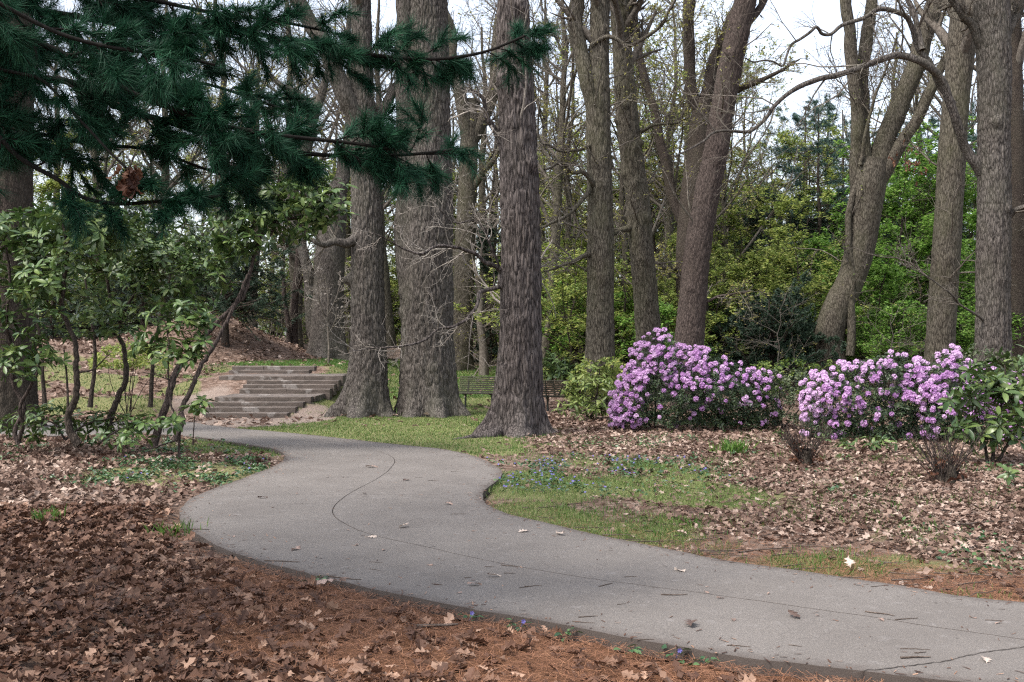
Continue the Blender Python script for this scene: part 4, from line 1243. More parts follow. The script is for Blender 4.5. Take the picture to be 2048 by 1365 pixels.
place(conifer(303, 3.4, 2.4, 'leaf_yew', 80, 7500, .15, .040, .02, droop=.10), 'yew_shrub', 'spreading dark green yew at the foot of the wood behind the purple bushes', 'shrub', None,
      [(*at(1545, 37), .4, 1.0)])
place(conifer(304, 4.6, 3.0, 'leaf_yew', 80, 6500, .13, .028, .30, droop=.0), 'yew_shrub', 'large dark evergreen shrub overhanging the leafy mound', 'shrub', None,
      [(*at(455, 41.0), .9, 1.0)])

# the far wood: what closes the view between the last trees one can tell apart
fw = Acc(); rng = np.random.default_rng(5)
n = 34000
u = rng.uniform(-500, 2600, n); d = rng.uniform(95, 150, n)
x = (u - 1024) / FPX * d
cl = fbm(x * .11, d * .11, 61)
h = (3.0 + 9 * cl ** 1.3) * rng.random(n) ** .8
put_leaves(fw, np.stack([x, d, G(x, d) + h], 1), .54, rng, tilt=1.0, tint=np.clip(rng.random(n) * .6 + cl * .5 - .1, 0, 1))
tag(part('far_wood', fw, M['leaf_wood'], None), 'dim green far wood closing the view between the trunks', 'woods', kind='stuff')
# ------------------------------------------------------------------ shrubs grown from traced stems to leaf whorls
def grow_to(nodes, rads, targets, rng, rtip=.004, sag=.06):
    """attach targets to the nearest node of a growing skeleton; returns twig polylines"""
    Nd = [np.asarray(n) for n in nodes]
    arr = np.array(Nd); rr = np.array(rads)
    d0 = np.min(np.linalg.norm(targets[:, None] - arr[None], axis=2), axis=1)
    polys = []; radii = []; dirs = np.zeros((len(targets), 3))
    for k in np.argsort(d0):
        t = targets[k]
        dv = np.linalg.norm(arr - t, axis=1) * (1 + .15 * (arr[:, 2] > t[2]))
        j = int(np.argmin(dv)); a = arr[j]
        L = np.linalg.norm(t - a)
        m1 = a + (t - a) * .4 + rng.normal(0, .07 * L + .003, 3) + A(0, 0, -sag * L)
        m2 = a + (t - a) * .75 + rng.normal(0, .06 * L + .003, 3) + A(0, 0, -sag * L * .6)
        polys.append([a, m1, m2, t])
        r0 = min(rr[j] * .7, rtip + .010 * L + .002)
        radii.append([r0, r0 * .8, r0 * .65, rtip])
        arr = np.vstack([arr, m1, m2, t]); rr = np.append(rr, [r0 * .85, r0 * .7, rtip * 1.1])
        dirs[k] = t - m2
    return np.array(polys), np.array(radii), norm(dirs)

def whorls(targets, dirs, rng, n=(6, 10), L=.15, W=1.0, droop=.25, up=.6):
    """leaf frames around each shoot tip"""
    pos = []; fr = []; sc = []
    for t, d in zip(targets, dirs):
        ax = norm((d * .5 + A(0, 0, up) + rng.normal(0, .22, 3))[None])[0]
        b1 = norm(np.cross(ax, rng.normal(size=3))[None])[0]; b2 = np.cross(ax, b1)
        m = rng.integers(n[0], n[1] + 1)
        a0 = rng.uniform(0, 6.28)
        for k in range(m):
            a = a0 + k * 2.4 + rng.normal(0, .2)
            e = rng.normal(droop * -.2 + .15, .28)
            out = b1 * cos(a) + b2 * sin(a)
            dd = norm((out * cos(e) + ax * sin(e))[None])[0]
            upv = norm((ax * cos(e) - out * sin(e) + rng.normal(0, .12, 3))[None])[0]
            pos.append(t + dd * .012 - ax * rng.uniform(0, .03)); fr.append(rot_from(dd[None], upv[None])[0])
            l = L * rng.uniform(.6, 1.15); sc.append((l, l * W * rng.uniform(.85, 1.15), l))
    return np.array(pos), np.array(fr), np.array(sc)

from mathutils import Matrix
def leaf_pieces(root, tmeshes, pos, fr, sc, name='leaf'):
    base = np.array(root.location)
    for k in range(len(pos)):
        o = bpy.data.objects.new(name, tmeshes[k % len(tmeshes)])
        COL.objects.link(o); o.parent = root
        m = np.eye(4); m[:3, :3] = fr[k] * sc[k][None, :]; m[:3, 3] = pos[k] - base
        o.matrix_basis = Matrix(m.tolist())

def tmpl_mesh(name, tmpl, mat):
    me = Acc().add(*tmpl).mesh(name, True); me.materials.append(mat); return me
RH_ME = [tmpl_mesh('leaf', t, M['leaf_rhodo_piece']) for t in RH]
BR_ME = [tmpl_mesh('leaf', t, M['leaf_bright']) for t in RH]
LG_ME = [tmpl_mesh('leaf', t, M['leaf_large']) for t in RH]

def sample_blobs(blobs, rng):
    """blobs: (u, v, half width px, half height px, depth, half depth m, count)"""
    out = []
    for (u, v, a, b, d, hd, n) in blobs:
        q = rand_unit(n, rng) * (rng.random((n, 1)) ** .45)
        for e in q: out.append(P(u + e[0] * a, v + e[2] * -b, d + e[1] * hd))
    return np.array(out)

def leafy_shrub(name, label, cat, base, stems, blobs, seed, L=.15, W=1.0, mats=('bark_dark', None), pieces=None, mass=None, npc=300, n=(6, 10), group=None, rtip=.004, droop=.25, up=.6, minz=.12):
    rng = np.random.default_rng(seed)
    root = thing(name, label, cat, base, group)
    nodes = []; rads = []
    for (pts, r0, r1) in stems:
        C = spline(np.array(pts), max(8, len(pts) * 5)); R = np.linspace(r0, r1, len(C))
        C = C + np.concatenate([np.zeros((1, 3)), rng.normal(0, r0 * .12, (len(C) - 1, 3))])
        V, F = limb_surface(C, R, rng)
        part('stem', Acc().add(V, F), M[mats[0]], root, True)
        lo = int(len(C) * .3)
        nodes += list(C[lo:]); rads += list(R[lo:])
    T = sample_blobs(blobs, rng)
    T[:, 2] = np.maximum(T[:, 2], G(T[:, 0], T[:, 1]) + minz)
    pl, rd, dr = grow_to(nodes, rads, T, rng, rtip)
    tw = Acc().add(*tubes(pl, rd, 4)); part('twigs', tw, M[mats[0]], root, True, 'stuff')
    pos, fr, sc = whorls(T, dr, rng, n, L, W, droop, up)
    # the leaves that show largest and nearest are pieces of their own, the rest one mass
    depth = pos[:, 1] + rng.normal(0, .15, len(pos))
    order = np.argsort(depth)
    k = min(npc, len(order))
    leaf_pieces(root, pieces, pos[order[:k]], fr[order[:k]], sc[order[:k]])
    rest = order[k:]
    if len(rest):
        ac = Acc(); which = rng.integers(0, len(RH), len(rest))
        for w in range(len(RH)):
            s = rest[which == w]
            scatter(ac, *RHS[w], pos[s], fr[s], sc[s])
        part('foliage', ac, mass, root, True, 'stuff')
    return root

def stem(pts, d0, d1=None):
    return limb_path(pts, d0, d1)

Rm = M['leaf_rhodo']
leafy_shrub('rhododendron', 'small rhododendron with two pale crooked stems at the far left', 'shrub', gp(*at(40, 16.0)),
    [(stem([(38, 888), (30, 860), (48, 815), (28, 770), (22, 700), (14, 640), (20, 560), (10, 480)], 16.0), .042, .016),
     (stem([(36, 885), (46, 850), (40, 815), (60, 775), (78, 735), (72, 700)], 16.0, 15.6), .036, .016)],
    [(40, 520, 120, 110, 16.2, 1.0, 78), (20, 660, 80, 80, 15.8, .6, 33), (60, 720, 70, 40, 15.5, .5, 24), (10, 440, 60, 40, 15.8, .6, 24)], 401, .175, 1.05, ('bark_brown', None), RH_ME, Rm)
leafy_shrub('rhododendron', 'rhododendron on one dark zigzag stem, second from the left', 'shrub', gp(*at(152, 15.4)),
    [(stem([(158, 890), (140, 862), (136, 832), (152, 790), (152, 720), (150, 680), (136, 650), (124, 620), (128, 570), (133, 510), (128, 460), (118, 420)], 15.4), .060, .018),
     (stem([(158, 745), (185, 740), (205, 722), (220, 708)], 15.4, 15.2), .018, .007),
     (stem([(136, 820), (134, 760), (128, 700)], 15.5, 15.7), .022, .012),
     (stem([(128, 500), (150, 470), (180, 440)], 15.4, 15.2), .02, .01)],
    [(140, 470, 130, 70, 15.4, 1.0, 106), (90, 560, 80, 70, 15.2, .7, 50), (210, 450, 90, 60, 15.6, .8, 56), (170, 410, 100, 40, 15.6, .8, 33)], 402, .175, 1.05, ('bark_dark', None), RH_ME, Rm)
leafy_shrub('rhododendron', 'rhododendron with a thin S-shaped stem behind, third from the left', 'shrub', gp(*at(222, 17.0)),
    [(stem([(214, 862), (222, 830), (238, 790), (252, 760), (248, 700), (236, 668), (240, 630), (222, 600), (214, 560), (200, 530), (186, 500)], 17.0), .060, .018),
     (stem([(240, 640), (262, 600), (290, 560), (310, 520)], 17.0, 17.3), .028, .012)],
    [(270, 500, 130, 75, 17.2, 1.1, 124), (320, 570, 100, 60, 17.0, .8, 56), (210, 630, 70, 60, 16.6, .6, 31), (380, 530, 90, 60, 17.4, .8, 50)], 403, .175, 1.05, ('bark_dark', None), RH_ME, Rm)
leafy_shrub('rhododendron', 'tallest rhododendron, its twin stems leaning right towards the stairs', 'shrub', gp(*at(330, 15.6)),
    [(stem([(306, 895), (318, 850), (336, 800), (345, 760), (362, 730), (392, 695), (420, 660), (455, 625), (490, 585), (500, 545), (512, 500), (530, 450), (545, 400)], 15.8, 16.4), .066, .020),
     (stem([(348, 882), (364, 845), (362, 820), (382, 780), (400, 735), (430, 690), (455, 640), (480, 590), (495, 550)], 15.5, 16.2), .048, .024),
     (stem([(512, 500), (540, 470), (560, 430), (555, 380), (560, 330)], 16.3, 16.3), .03, .012),
     (stem([(530, 450), (570, 440), (620, 430), (660, 425)], 16.4, 16.0), .022, .01)],
    [(560, 420, 110, 80, 16.3, 1.0, 106), (640, 400, 70, 55, 16.0, .7, 50), (480, 470, 80, 55, 16.4, .8, 50), (420, 540, 60, 50, 16.4, .7, 24), (600, 350, 90, 40, 16.4, .8, 33), (470, 400, 80, 40, 16.6, .8, 33)], 404, .18, 1.05, ('bark_brown', None), RH_ME, Rm)
leafy_shrub('rhododendron', 'young rhododendron with long pale leaves in front of the leaning stems', 'shrub', gp(*at(356, 14.4)),
    [(stem([(358, 915), (358, 860), (350, 830), (340, 800), (336, 740), (338, 690), (332, 650)], 14.4), .020, .008),
     (stem([(340, 760), (310, 750), (285, 745)], 14.4, 14.2), .010, .005),
     (stem([(355, 880), (320, 892), (290, 900), (250, 905)], 14.4, 14.2), .012, .006),
     (stem([(386, 890), (388, 850), (392, 815)], 14.6, 14.6), .010, .006)],
    [(350, 640, 80, 45, 14.5, .5, 28), (330, 700, 90, 40, 14.4, .5, 28), (400, 660, 45, 40, 14.4, .4, 10), (405, 810, 45, 25, 14.5, .3, 7), (300, 850, 70, 30, 14.2, .4, 15)], 405, .17, 1.0, ('bark_brown', None), RH_ME, Rm, 300, (6, 9))
leafy_shrub('rhododendron', 'low sprawling rhododendron foliage along the bed at lower left', 'shrub', gp(*at(130, 16.2)),
    [(stem([(130, 880), (110, 850), (70, 830)], 16.4), .02, .01), (stem([(130, 880), (170, 850), (230, 835)], 16.4), .02, .01), (stem([(200, 885), (240, 860), (290, 850)], 16.0), .02, .01)],
    [(60, 850, 90, 32, 16.6, 1.0, 32), (180, 845, 90, 30, 16.8, 1.0, 32), (260, 850, 60, 28, 16.2, .8, 18), (100, 815, 60, 20, 17.2, .8, 14), (230, 880, 60, 14, 15.4, .4, 8)], 406, .14, 1.0, ('bark_brown', None), RH_ME, Rm, 300, minz=.08)
leafy_shrub('rhododendron', 'rhododendron further back behind the twisting stems', 'shrub', gp(*at(240, 21.0)),
    [(stem([(180, 815), (190, 700), (170, 560)], 20.5), .05, .02), (stem([(300, 815), (310, 690), (340, 560), (360, 470)], 21.5), .05, .02), (stem([(90, 815), (80, 680), (60, 560)], 20.5), .05, .02)],
    [(250, 520, 170, 80, 21.0, 1.2, 103), (80, 540, 110, 110, 20.6, 1.0, 63), (390, 480, 130, 80, 21.8, 1.2, 71), (380, 600, 90, 55, 21.5, 1.0, 31), (200, 640, 140, 40, 20.8, 1.0, 31)], 407, .17, 1.0, ('bark_dark', None), RH_ME, Rm)

# right hand side
leafy_shrub('rhododendron', 'large-leaved green rhododendron at the right edge before the purple flowers', 'shrub', gp(*at(1985, 14.9)),
    [(stem([(1975, 930), (1968, 880), (1950, 820), (1935, 770)], 14.9), .026, .010), (stem([(1985, 930), (1990, 870), (2005, 800), (2010, 730)], 14.9), .030, .010), (stem([(1992, 930), (2020, 880), (2050, 820), (2060, 750)], 14.9, 14.6), .026, .010)],
    [(1990, 760, 80, 45, 14.9, .7, 38), (1935, 800, 40, 40, 14.6, .4, 12), (2030, 820, 60, 60, 14.6, .6, 26), (1930, 860, 40, 30, 14.5, .4, 9), (2000, 870, 60, 30, 14.6, .5, 12), (2070, 740, 60, 60, 14.9, .6, 16)], 421, .21, .9, ('bark_dark', None), LG_ME, M['leaf_large_mass'], 300, (6, 9))
leafy_shrub('rhododendron', 'yellow-green rhododendron hiding half of the bench', 'shrub', gp(*at(1180, 25.0)),
    [(stem([(1175, 835), (1160, 790), (1150, 750)], 25.0), .03, .012), (stem([(1185, 835), (1195, 780), (1200, 740)], 25.0), .03, .012), (stem([(1180, 835), (1215, 800), (1235, 760)], 25.0), .03, .012)],
    [(1175, 775, 50, 45, 25.0, .7, 50), (1215, 745, 40, 28, 25.2, .6, 30), (1150, 810, 40, 20, 24.5, .5, 22), (1195, 815, 40, 18, 24.6, .5, 18), (1225, 790, 25, 30, 24.8, .5, 12)], 422, .19, .85, ('bark_brown', None), BR_ME, M['leaf_bright_mass'], 300, (6, 9))
leafy_shrub('rhododendron', 'dark green rhododendron between the shaggy oak and the yellow-green one', 'shrub', gp(*at(1115, 31.0)),
    [(stem([(1110, 795), (1105, 750), (1100, 720)], 31.0), .03, .012), (stem([(1116, 795), (1130, 760), (1140, 730)], 31.0), .03, .012)],
    [(1110, 735, 36, 30, 31.0, .7, 60), (1145, 745, 28, 26, 31.0, .6, 30)], 423, .20, .9, ('bark_dark', None), RH_ME, Rm, 200, (6, 9))

# ------------------------------------------------------------------ purple flowering rhododendrons
def truss_mesh(seed):
    rng = np.random.default_rng(seed)
    ac = Acc()
    nf = 10
    pos = []; fr = []
    pet = (np.array([(.05, 0, 0), (.65, .40, .05), (1.05, 0, -.22), (.65, -.40, .05)]), np.array([(0, 1, 2, 3)]))
    for k in range(nf):
        if rng.random() < .15: continue
        th = k * 2.4; el = radians(78 - 92 * ((k + .5) / nf) ** .8)
        ax = A(cos(th) * cos(el), sin(th) * cos(el), sin(el))
        b1 = norm(np.cross(ax, rng.normal(size=3))[None])[0]; b2 = np.cross(ax, b1)
        c = ax * A(.045, .045, .026)
        for p in range(5):
            a = p * 2 * pi / 5 + rng.normal(0, .1)
            out = b1 * cos(a) + b2 * sin(a)
            dd = norm((out * .85 + ax * .45)[None])[0]
            up = norm((ax * .85 - out * .45)[None])[0]
            pos.append(c); fr.append(rot_from(dd[None], up[None])[0])
    n = len(pos)
    scatter(ac, *pet, np.array(pos), np.array(fr), np.full(n, .034) * rng.uniform(.85, 1.15, n))
    return ac
TR_ME = []
for k in range(4):
    me = truss_mesh(600 + k).mesh('flower_truss', False); me.materials.append(M['petal']); TR_ME.append(me)

def purple_bush(label, base, stems, outline, d, hd, seed, nflow, nleaf, dens=None, vb=860, bottom=.25):
    """outline: (u, v top) across the bush"""
    rng = np.random.default_rng(seed)
    root = thing('purple_rhododendron', label, 'shrub', base, 'purple flowering rhododendrons')
    ou = np.array([o[0] for o in outline], float); ov = np.array([o[1] for o in outline], float)
    nodes = []; rads = []
    for (pts, r0, r1) in stems:
        C = spline(np.array(pts), 12); R = np.linspace(r0, r1, 12)
        part('stem', Acc().add(*limb_surface(C, R, rng)), M['bark_dark'], root, True)
        nodes += list(C[4:]); rads += list(R[4:])
    # shoot tips: on the front, top and back of a lumpy dome over the outline
    cu = (ou[0] + ou[-1]) / 2; hw = (ou[-1] - ou[0]) / 2
    T = []; sh = []
    while len(T) < nleaf:
        u = rng.uniform(ou[0], ou[-1]); vt = np.interp(u, ou, ov); s = rng.random()
        e = 1 - ((u - cu) / hw) ** 2
        q = rng.random() ** .85                    # 0 top .. 1 bottom
        prof = math.sqrt(max(0, 1 - (1 - q) ** 2.2)) * (1 - .35 * max(0, q - .6))
        v = vt + (vb - vt) * q * .97
        lump = .75 + .5 * vn(u * .03, v * .03, seed)
        side = -1 if s < .72 else 1
        dep = d + side * hd * (e ** .4) * prof * lump * (1 - .5 * rng.random() ** 3)
        T.append(P(u + rng.normal(0, 3), v - (EYE * 0), dep)); sh.append((u, v, q, side))
    T = np.array(T); sh = np.array(sh)
    T[:, 2] = np.maximum(T[:, 2], G(T[:, 0], T[:, 1]) + .1)
    pl, rd, dr = grow_to(nodes, rads, T[: min(len(T), 420)], rng, .003, .03)
    part('twigs', Acc().add(*tubes(pl, rd, 3)), M['bark_dark'], root, True, 'stuff')
    # foliage: a whorl at every tip, more leaves inside
    ctr = np.array([P(cu, (vb + ov.min()) / 2, d)])
    dirs = norm(T - ctr)
    pos, fr, sc = whorls(T, dirs, rng, (6, 9), .075, 1.1, .3, .5)
    pos2 = T + (ctr - T) * rng.uniform(.05, .35, (len(T), 1)); pos2[:, 2] = T[:, 2] * .9 + pos2[:, 2] * .1
    p2, f2, s2 = whorls(pos2, dirs, rng, (5, 8), .075, 1.1, .3, .3)
    ac = Acc()
    ap = np.concatenate([pos, p2]); af = np.concatenate([fr, f2]); as_ = np.concatenate([sc, s2])
    scatter(ac, np.array([(0, 0, 0), (.5, .2, .06), (1, 0, -.1), (.5, -.2, .06)]), np.array([(0, 1, 2, 3)]), ap, af, as_)
    part('foliage', ac, M['leaf_small'], root, False, 'stuff')
    # flower trusses on the outer shoots, thickest at the top
    w = np.array([dens(u, q) for u, v, q, s in sh]) * np.where(sh[:, 3] < 0, 1.0, .45)
    w = w * (.35 + 1.3 * (np.array([fbm(u * .028, v * .028, seed + 4) for u, v, q, s in sh]) > .42))
    pick = rng.choice(len(T), nflow, replace=False, p=w / w.sum())
    bl = np.array(root.location)
    front = pick[np.argsort(T[pick, 1])]
    rest = Acc()
    tv = truss_mesh(600)
    for i, k in enumerate(front):
        ax = norm((dirs[k] * .6 + A(0, -.35, .6) + rng.normal(0, .2, 3))[None])[0]
        f = rot_from(norm(np.cross(ax, rng.normal(size=3))[None]), ax[None])[0]
        s = rng.uniform(.65, 1.15)
        p = T[k] + ax * .045
        if i < 300:
            o = bpy.data.objects.new('flower_truss', TR_ME[i % 4]); COL.objects.link(o); o.parent = root
            m = np.eye(4); m[:3, :3] = f * s; m[:3, 3] = p - bl
            o.matrix_basis = Matrix(m.tolist())
        else:
            V = np.concatenate(tv.V) @ (f * s).T + p
            rest.add(V, np.concatenate(tv.F4), rng.random())
    if rest.n:
        part('flower_mass', rest, M['petal'], root, False, 'stuff')
    return root

purple_bush('purple flowering rhododendron with a peaked left shoulder, nearer the benches', gp(*at(1390, 21.8)),
    [(stem([(1300, 858), (1290, 800), (1285, 740)], 21.8), .03, .012), (stem([(1350, 858), (1360, 800), (1350, 740)], 21.8), .03, .012), (stem([(1430, 860), (1440, 810), (1450, 760)], 21.6), .03, .012), (stem([(1480, 860), (1500, 810), (1520, 765)], 21.6), .025, .01), (stem([(1310, 858), (1312, 760), (1312, 680)], 21.8), .02, .01)],
    [(1222, 815), (1238, 765), (1258, 728), (1272, 690), (1288, 668), (1318, 652), (1332, 660), (1345, 692), (1385, 692), (1430, 702), (1470, 722), (1510, 738), (1548, 742), (1562, 770)],
    21.8, 1.15, 501, 560, 1700, lambda u, q: (1.0 if q < .45 else max(.05, 1.15 - 1.5 * q)) * (1.0 if u < 1420 else .45) + (.55 if u < 1290 else 0), 858)
purple_bush('purple flowering rhododendron further right, behind the large-leaved one', gp(*at(1790, 19.6)),
    [(stem([(1740, 878), (1725, 820), (1700, 770)], 19.6), .03, .012), (stem([(1760, 880), (1770, 810), (1780, 750)], 19.6), .03, .012), (stem([(1790, 882), (1830, 820), (1860, 760)], 19.4), .03, .012), (stem([(1830, 886), (1880, 830), (1920, 760)], 19.2), .03, .012), (stem([(1850, 886), (1900, 780), (1912, 705)], 19.4), .02, .01)],
    [(1605, 800), (1612, 752), (1650, 738), (1700, 722), (1740, 712), (1780, 700), (1820, 715), (1860, 724), (1885, 705), (1905, 686), (1922, 700), (1940, 735), (1990, 728), (2050, 730), (2090, 760)],
    19.5, 1.2, 502, 680, 1900, lambda u, q: (1.0 if q < .5 else max(.10, 1.35 - 1.5 * q)), 884)

# grey-green shrub between the purple ones, and plants around
def fine_shrub(label, base, outline, d, hd, seed, n, mat, L=.06, vb=860, sticks=8, name='leafy_shrub', bm='bark_brown'):
    rng = np.random.default_rng(seed)
    root = thing(name, label, 'shrub', base)
    ou = np.array([o[0] for o in outline], float); ov = np.array([o[1] for o in outline], float)
    nodes = []; rads = []
    b = np.array(base)
    for k in range(sticks):
        u = rng.uniform(ou[0] + 8, ou[-1] - 8); vt = np.interp(u, ou, ov)
        e = P(u, vt + (vb - vt) * rng.uniform(.05, .4), d + rng.uniform(-hd, hd))
        C = spline(np.array([b + rng.normal(0, .05, 3) * A(1, 1, 0) - A(0, 0, .05), b + (e - b) * .5 + rng.normal(0, .05, 3), e]), 8)
        part('stem', Acc().add(*tubes(C[None], np.linspace(.014, .005, 8)[None], 5)), M[bm], root, True)
        nodes += list(C[2:]); rads += [.008] * 6
    nt_ = 160
    T = np.array([P(u, np.interp(u, ou, ov) + (vb - np.interp(u, ou, ov)) * rng.random() * .9, d + rng.uniform(-hd, hd)) for u in rng.uniform(ou[0], ou[-1], nt_)])
    T[:, 2] = np.maximum(T[:, 2], G(T[:, 0], T[:, 1]) + .06)
    pl, rd, dr = grow_to(nodes, rads, T, rng, .003)
    part('twigs', Acc().add(*tubes(pl, rd, 3)), M[bm], root, True, 'stuff')
    if n:
        ac = Acc()
        put_leaves(ac, along(pl, n, rng, .2) + rng.normal(0, .03, (n, 3)), L, rng, DIA, .9)
        part('foliage', ac, M[mat], root, False, 'stuff')
    return root
fine_shrub('airy grey-green shrub between the two purple rhododendrons', gp(*at(1560, 22.0)), [(1495, 780), (1520, 740), (1570, 728), (1610, 745), (1640, 790)], 22.0, .8, 511, 2600, 'leaf_grey', .06, 858)
fine_shrub('low green shrub with red tinged shoots behind the grey-green one', gp(*at(1560, 26.5)), [(1470, 740), (1520, 722), (1600, 718), (1680, 724), (1720, 745)], 26.5, .8, 512, 2400, 'leaf_wood', .08, 800)
fine_shrub('loose green shrub behind the flowers of the right rhododendron', gp(*at(1925, 24.5)), [(1850, 735), (1900, 705), (1950, 690), (2010, 700), (2048, 720)], 24.5, .8, 513, 2000, 'leaf_grey', .08, 800)
fine_shrub('pale green bush right of the upright forked oak', gp(*at(1210, 27.5)), [(1135, 760), (1160, 725), (1210, 712), (1245, 722), (1262, 760)], 27.5, .8, 514, 2200, 'leaf_spring', .09, 805)
fine_shrub('low yellow-green shrub on the leafy bank at the left', gp(*at(255, 27.0)), [(180, 720), (215, 688), (260, 682), (310, 690), (340, 725)], 27.0, 1.0, 515, 2600, 'leaf_spring', .08, 740)

# low leafy plants in the leaf bed on the right
def low_plant(label, u, v, seed, n=10, spread=.28, h=.22, L=.13):
    rng = np.random.default_rng(seed)
    b = ray(u, v); base = gp(b[0], b[1])
    root = thing('low_plant', label, 'plant', base)
    T = base + np.column_stack([rng.normal(0, spread * .6, n), rng.normal(0, spread * .5, n), rng.uniform(h * .4, h, n)])
    pl, rd, dr = grow_to([base, base + A(0, 0, .03)], [.008, .006], T, rng, .003)
    part('stems', Acc().add(*tubes(pl, rd, 4)), M['bark_brown'], root, True, 'stuff')
    pos, fr, sc = whorls(T, dr, rng, (5, 7), L)
    leaf_pieces(root, LG_ME, pos, fr, sc)
low_plant('low green plant just right of the nearer dead stump', 1690, 905, 531, 9)
low_plant('low spreading green plant below the second purple bush', 1765, 905, 532, 16, .45)
low_plant('small green seedling left of the farther dead stump', 1560, 880, 533, 6, .2)
low_plant('little broad-leaved seedling at the far right of the leaf bed', 2015, 975, 534, 6, .2)

# cut back stumps with dry shoots
def stump(label, u, v, seed, hpx):
    rng = np.random.default_rng(seed)
    b = ray(u, v); base = gp(b[0], b[1]); d = b[1]
    root = thing('cut_stump', label, 'stump', base)
    h = hpx / FPX * d
    for k in range(6):
        a = rng.uniform(0, 6.28); r = rng.uniform(.02, .13)
        p0 = base + A(cos(a) * r, sin(a) * r, -.06); p1 = base + A(cos(a) * r * 1.7, sin(a) * r * 1.7, rng.uniform(.12, .26))
        part('stub', Acc().add(*limb_surface(spline(np.array([p0, (p0 + p1) / 2 + rng.normal(0, .015, 3), p1]), 6), np.array([.075, .07, .065, .06, .055, .045]), rng)), M['bark_dark'], root, True)
    tw = Acc()
    n = 60
    a = rng.uniform(0, 6.28, n); r = rng.uniform(.05, .16, n)
    p0 = base + np.column_stack([np.cos(a) * r, np.sin(a) * r, rng.uniform(.05, .2, n)])
    e = p0 + np.column_stack([np.cos(a) * rng.uniform(.05, .4, n), np.sin(a) * rng.uniform(.05, .4, n), h * rng.uniform(.4, 1.0, n)])
    Q = np.stack([p0, p0 * .5 + e * .5 + rng.normal(0, .03, (n, 3)), e], 1)
    tw.add(*tubes(Q, np.tile([.006, .0045, .003], (n, 1)), 4))
    p2, r2 = spawn(Q, np.full((n, 3), .004), 3, rng, .3, 1, (20, 50), .35, .1, .1, 3, .8, .0025)
    tw.add(*tubes(p2, r2, 3))
    part('shoots', tw, M['bark_brown'], root, True, 'stuff')
    lv = Acc(); put_leaves(lv, p0[rng.integers(0, n, 60)] + rng.normal(0, .08, (60, 3)), .10, rng, OAKS[0])
    part('caught_leaves', lv, M['dead_leaf'], root, False, 'stuff')
stump('dark cut stump with dry brown shoots, left of the two in the leaf bed', 1610, 932, 541, 75)
stump('dark cut stump with pale wispy shoots, nearer the right edge', 1888, 968, 542, 95)
# ------------------------------------------------------------------ the pine whose boughs hang into the picture from the left
PX, PY = -5.9, 5.6
rng = np.random.default_rng(900)
pine = thing('pine_tree', 'white pine outside the frame whose dark needled boughs hang across the upper left', 'tree', gp(PX, PY))
V, F, C_, R_ = trunk_mesh([(1024 + PX / PY * FPX, 1300, 230), (1024 + PX / PY * FPX, 700, 200), (1024 + PX / PY * FPX, 100, 180)], PY, sides=60, dz=.10, bark=.02, ridges=24, top=17, seed=55, rtop=.12)
part('trunk', Acc().add(V, F), M['bark_pine'], pine, True)

def bough(path, r0, seed, twigs=30, tl=.55, needles=70, tuft=.105, width=.0034, tmin=.12, sub=4, per=3, flat=.45, droop=-.05, openness=.29):
    rng = np.random.default_rng(seed)
    K = max(14, len(path) * 4)
    Pt = spline(path, K); R = np.linspace(r0, r0 * .16 + .003, K)
    b = part('bough', Acc().add(*limb_surface(Pt, R, rng)), M['bark_pine'], pine, True)
    Lb = np.linalg.norm(np.diff(Pt, axis=0), axis=1).sum()
    p2, r2 = spawn(Pt[None], np.minimum(R, .02)[None], twigs, rng, tmin, 1, (30, 65), tl / Lb, droop, .12, 6, .5, .004, flat=flat)
    p3, r3 = spawn(p2, r2, sub, rng, .25, 1, (25, 60), .5, .02, .14, 4, .7, .003, flat=flat)
    tw = Acc()
    tw.add(*tubes(p2, r2, 5)); tw.add(*tubes(p3, r3, 4))
    t = link('twigs', tw.mesh('twigs', True, np.array(pine.location)), M['bark_pine'], b); t['kind'] = 'stuff'
    pos = []; dr = []
    for Q in (p2, p3):
        for w_ in np.linspace(1.0, .55 if Q is p2 else .4, per):
            f = min(w_ * (Q.shape[1] - 1), Q.shape[1] - 1.001); i = int(f); w = f - i
            pos.append(Q[:, i] * (1 - w) + Q[:, i + 1] * w); dr.append(norm(Q[:, i + 1] - Q[:, i]))
    pos = np.concatenate(pos); dr = np.concatenate(dr)
    keep = (rng.random(len(pos)) < .80) & (fbm(pos[:, 0] * 2.2, pos[:, 2] * 2.6, 71) > openness)
    pos = pos[keep]; dr = dr[keep]
    fo = Acc()
    needle_tufts(fo, pos, rot_from(dr, np.broadcast_to(A(.03, .02, 1), dr.shape)), needles, rng, tuft, width, 62)
    n_ = link('needles', fo.mesh('needles', False, np.array(pine.location)), M['needle'], b); n_['kind'] = 'stuff'
    return b
T0 = A(PX, PY, 0)
def bp(px, d0, d1, zr):
    q = limb_path(px, d0, d1)
    return np.vstack([[PX, PY, zr], q])
bough(bp([(-250, -40), (-50, 0), (80, 22), (230, 45), (330, 52), (480, 62), (620, 92), (700, 104), (800, 116), (880, 118), (970, 104), (1050, 72)], 5.6, 6.2, 3.6), .030, 901, 72, .50, 60, tmin=.30, openness=.15)
bough(bp([(-250, 10), (-50, 50), (60, 80), (130, 110), (200, 150), (260, 185), (330, 212), (420, 245), (500, 262), (590, 275), (690, 285), (790, 300)], 5.0, 5.6, 3.3), .034, 902, 60, .50, 62, tmin=.30)
bough(bp([(-250, 90), (-50, 130), (60, 155), (140, 163), (180, 185), (250, 220), (340, 245), (420, 272), (520, 290), (620, 308), (740, 312), (840, 308), (905, 300)], 5.2, 5.9, 3.1), .036, 903, 76, .48, 62, tmin=.28, openness=.22)
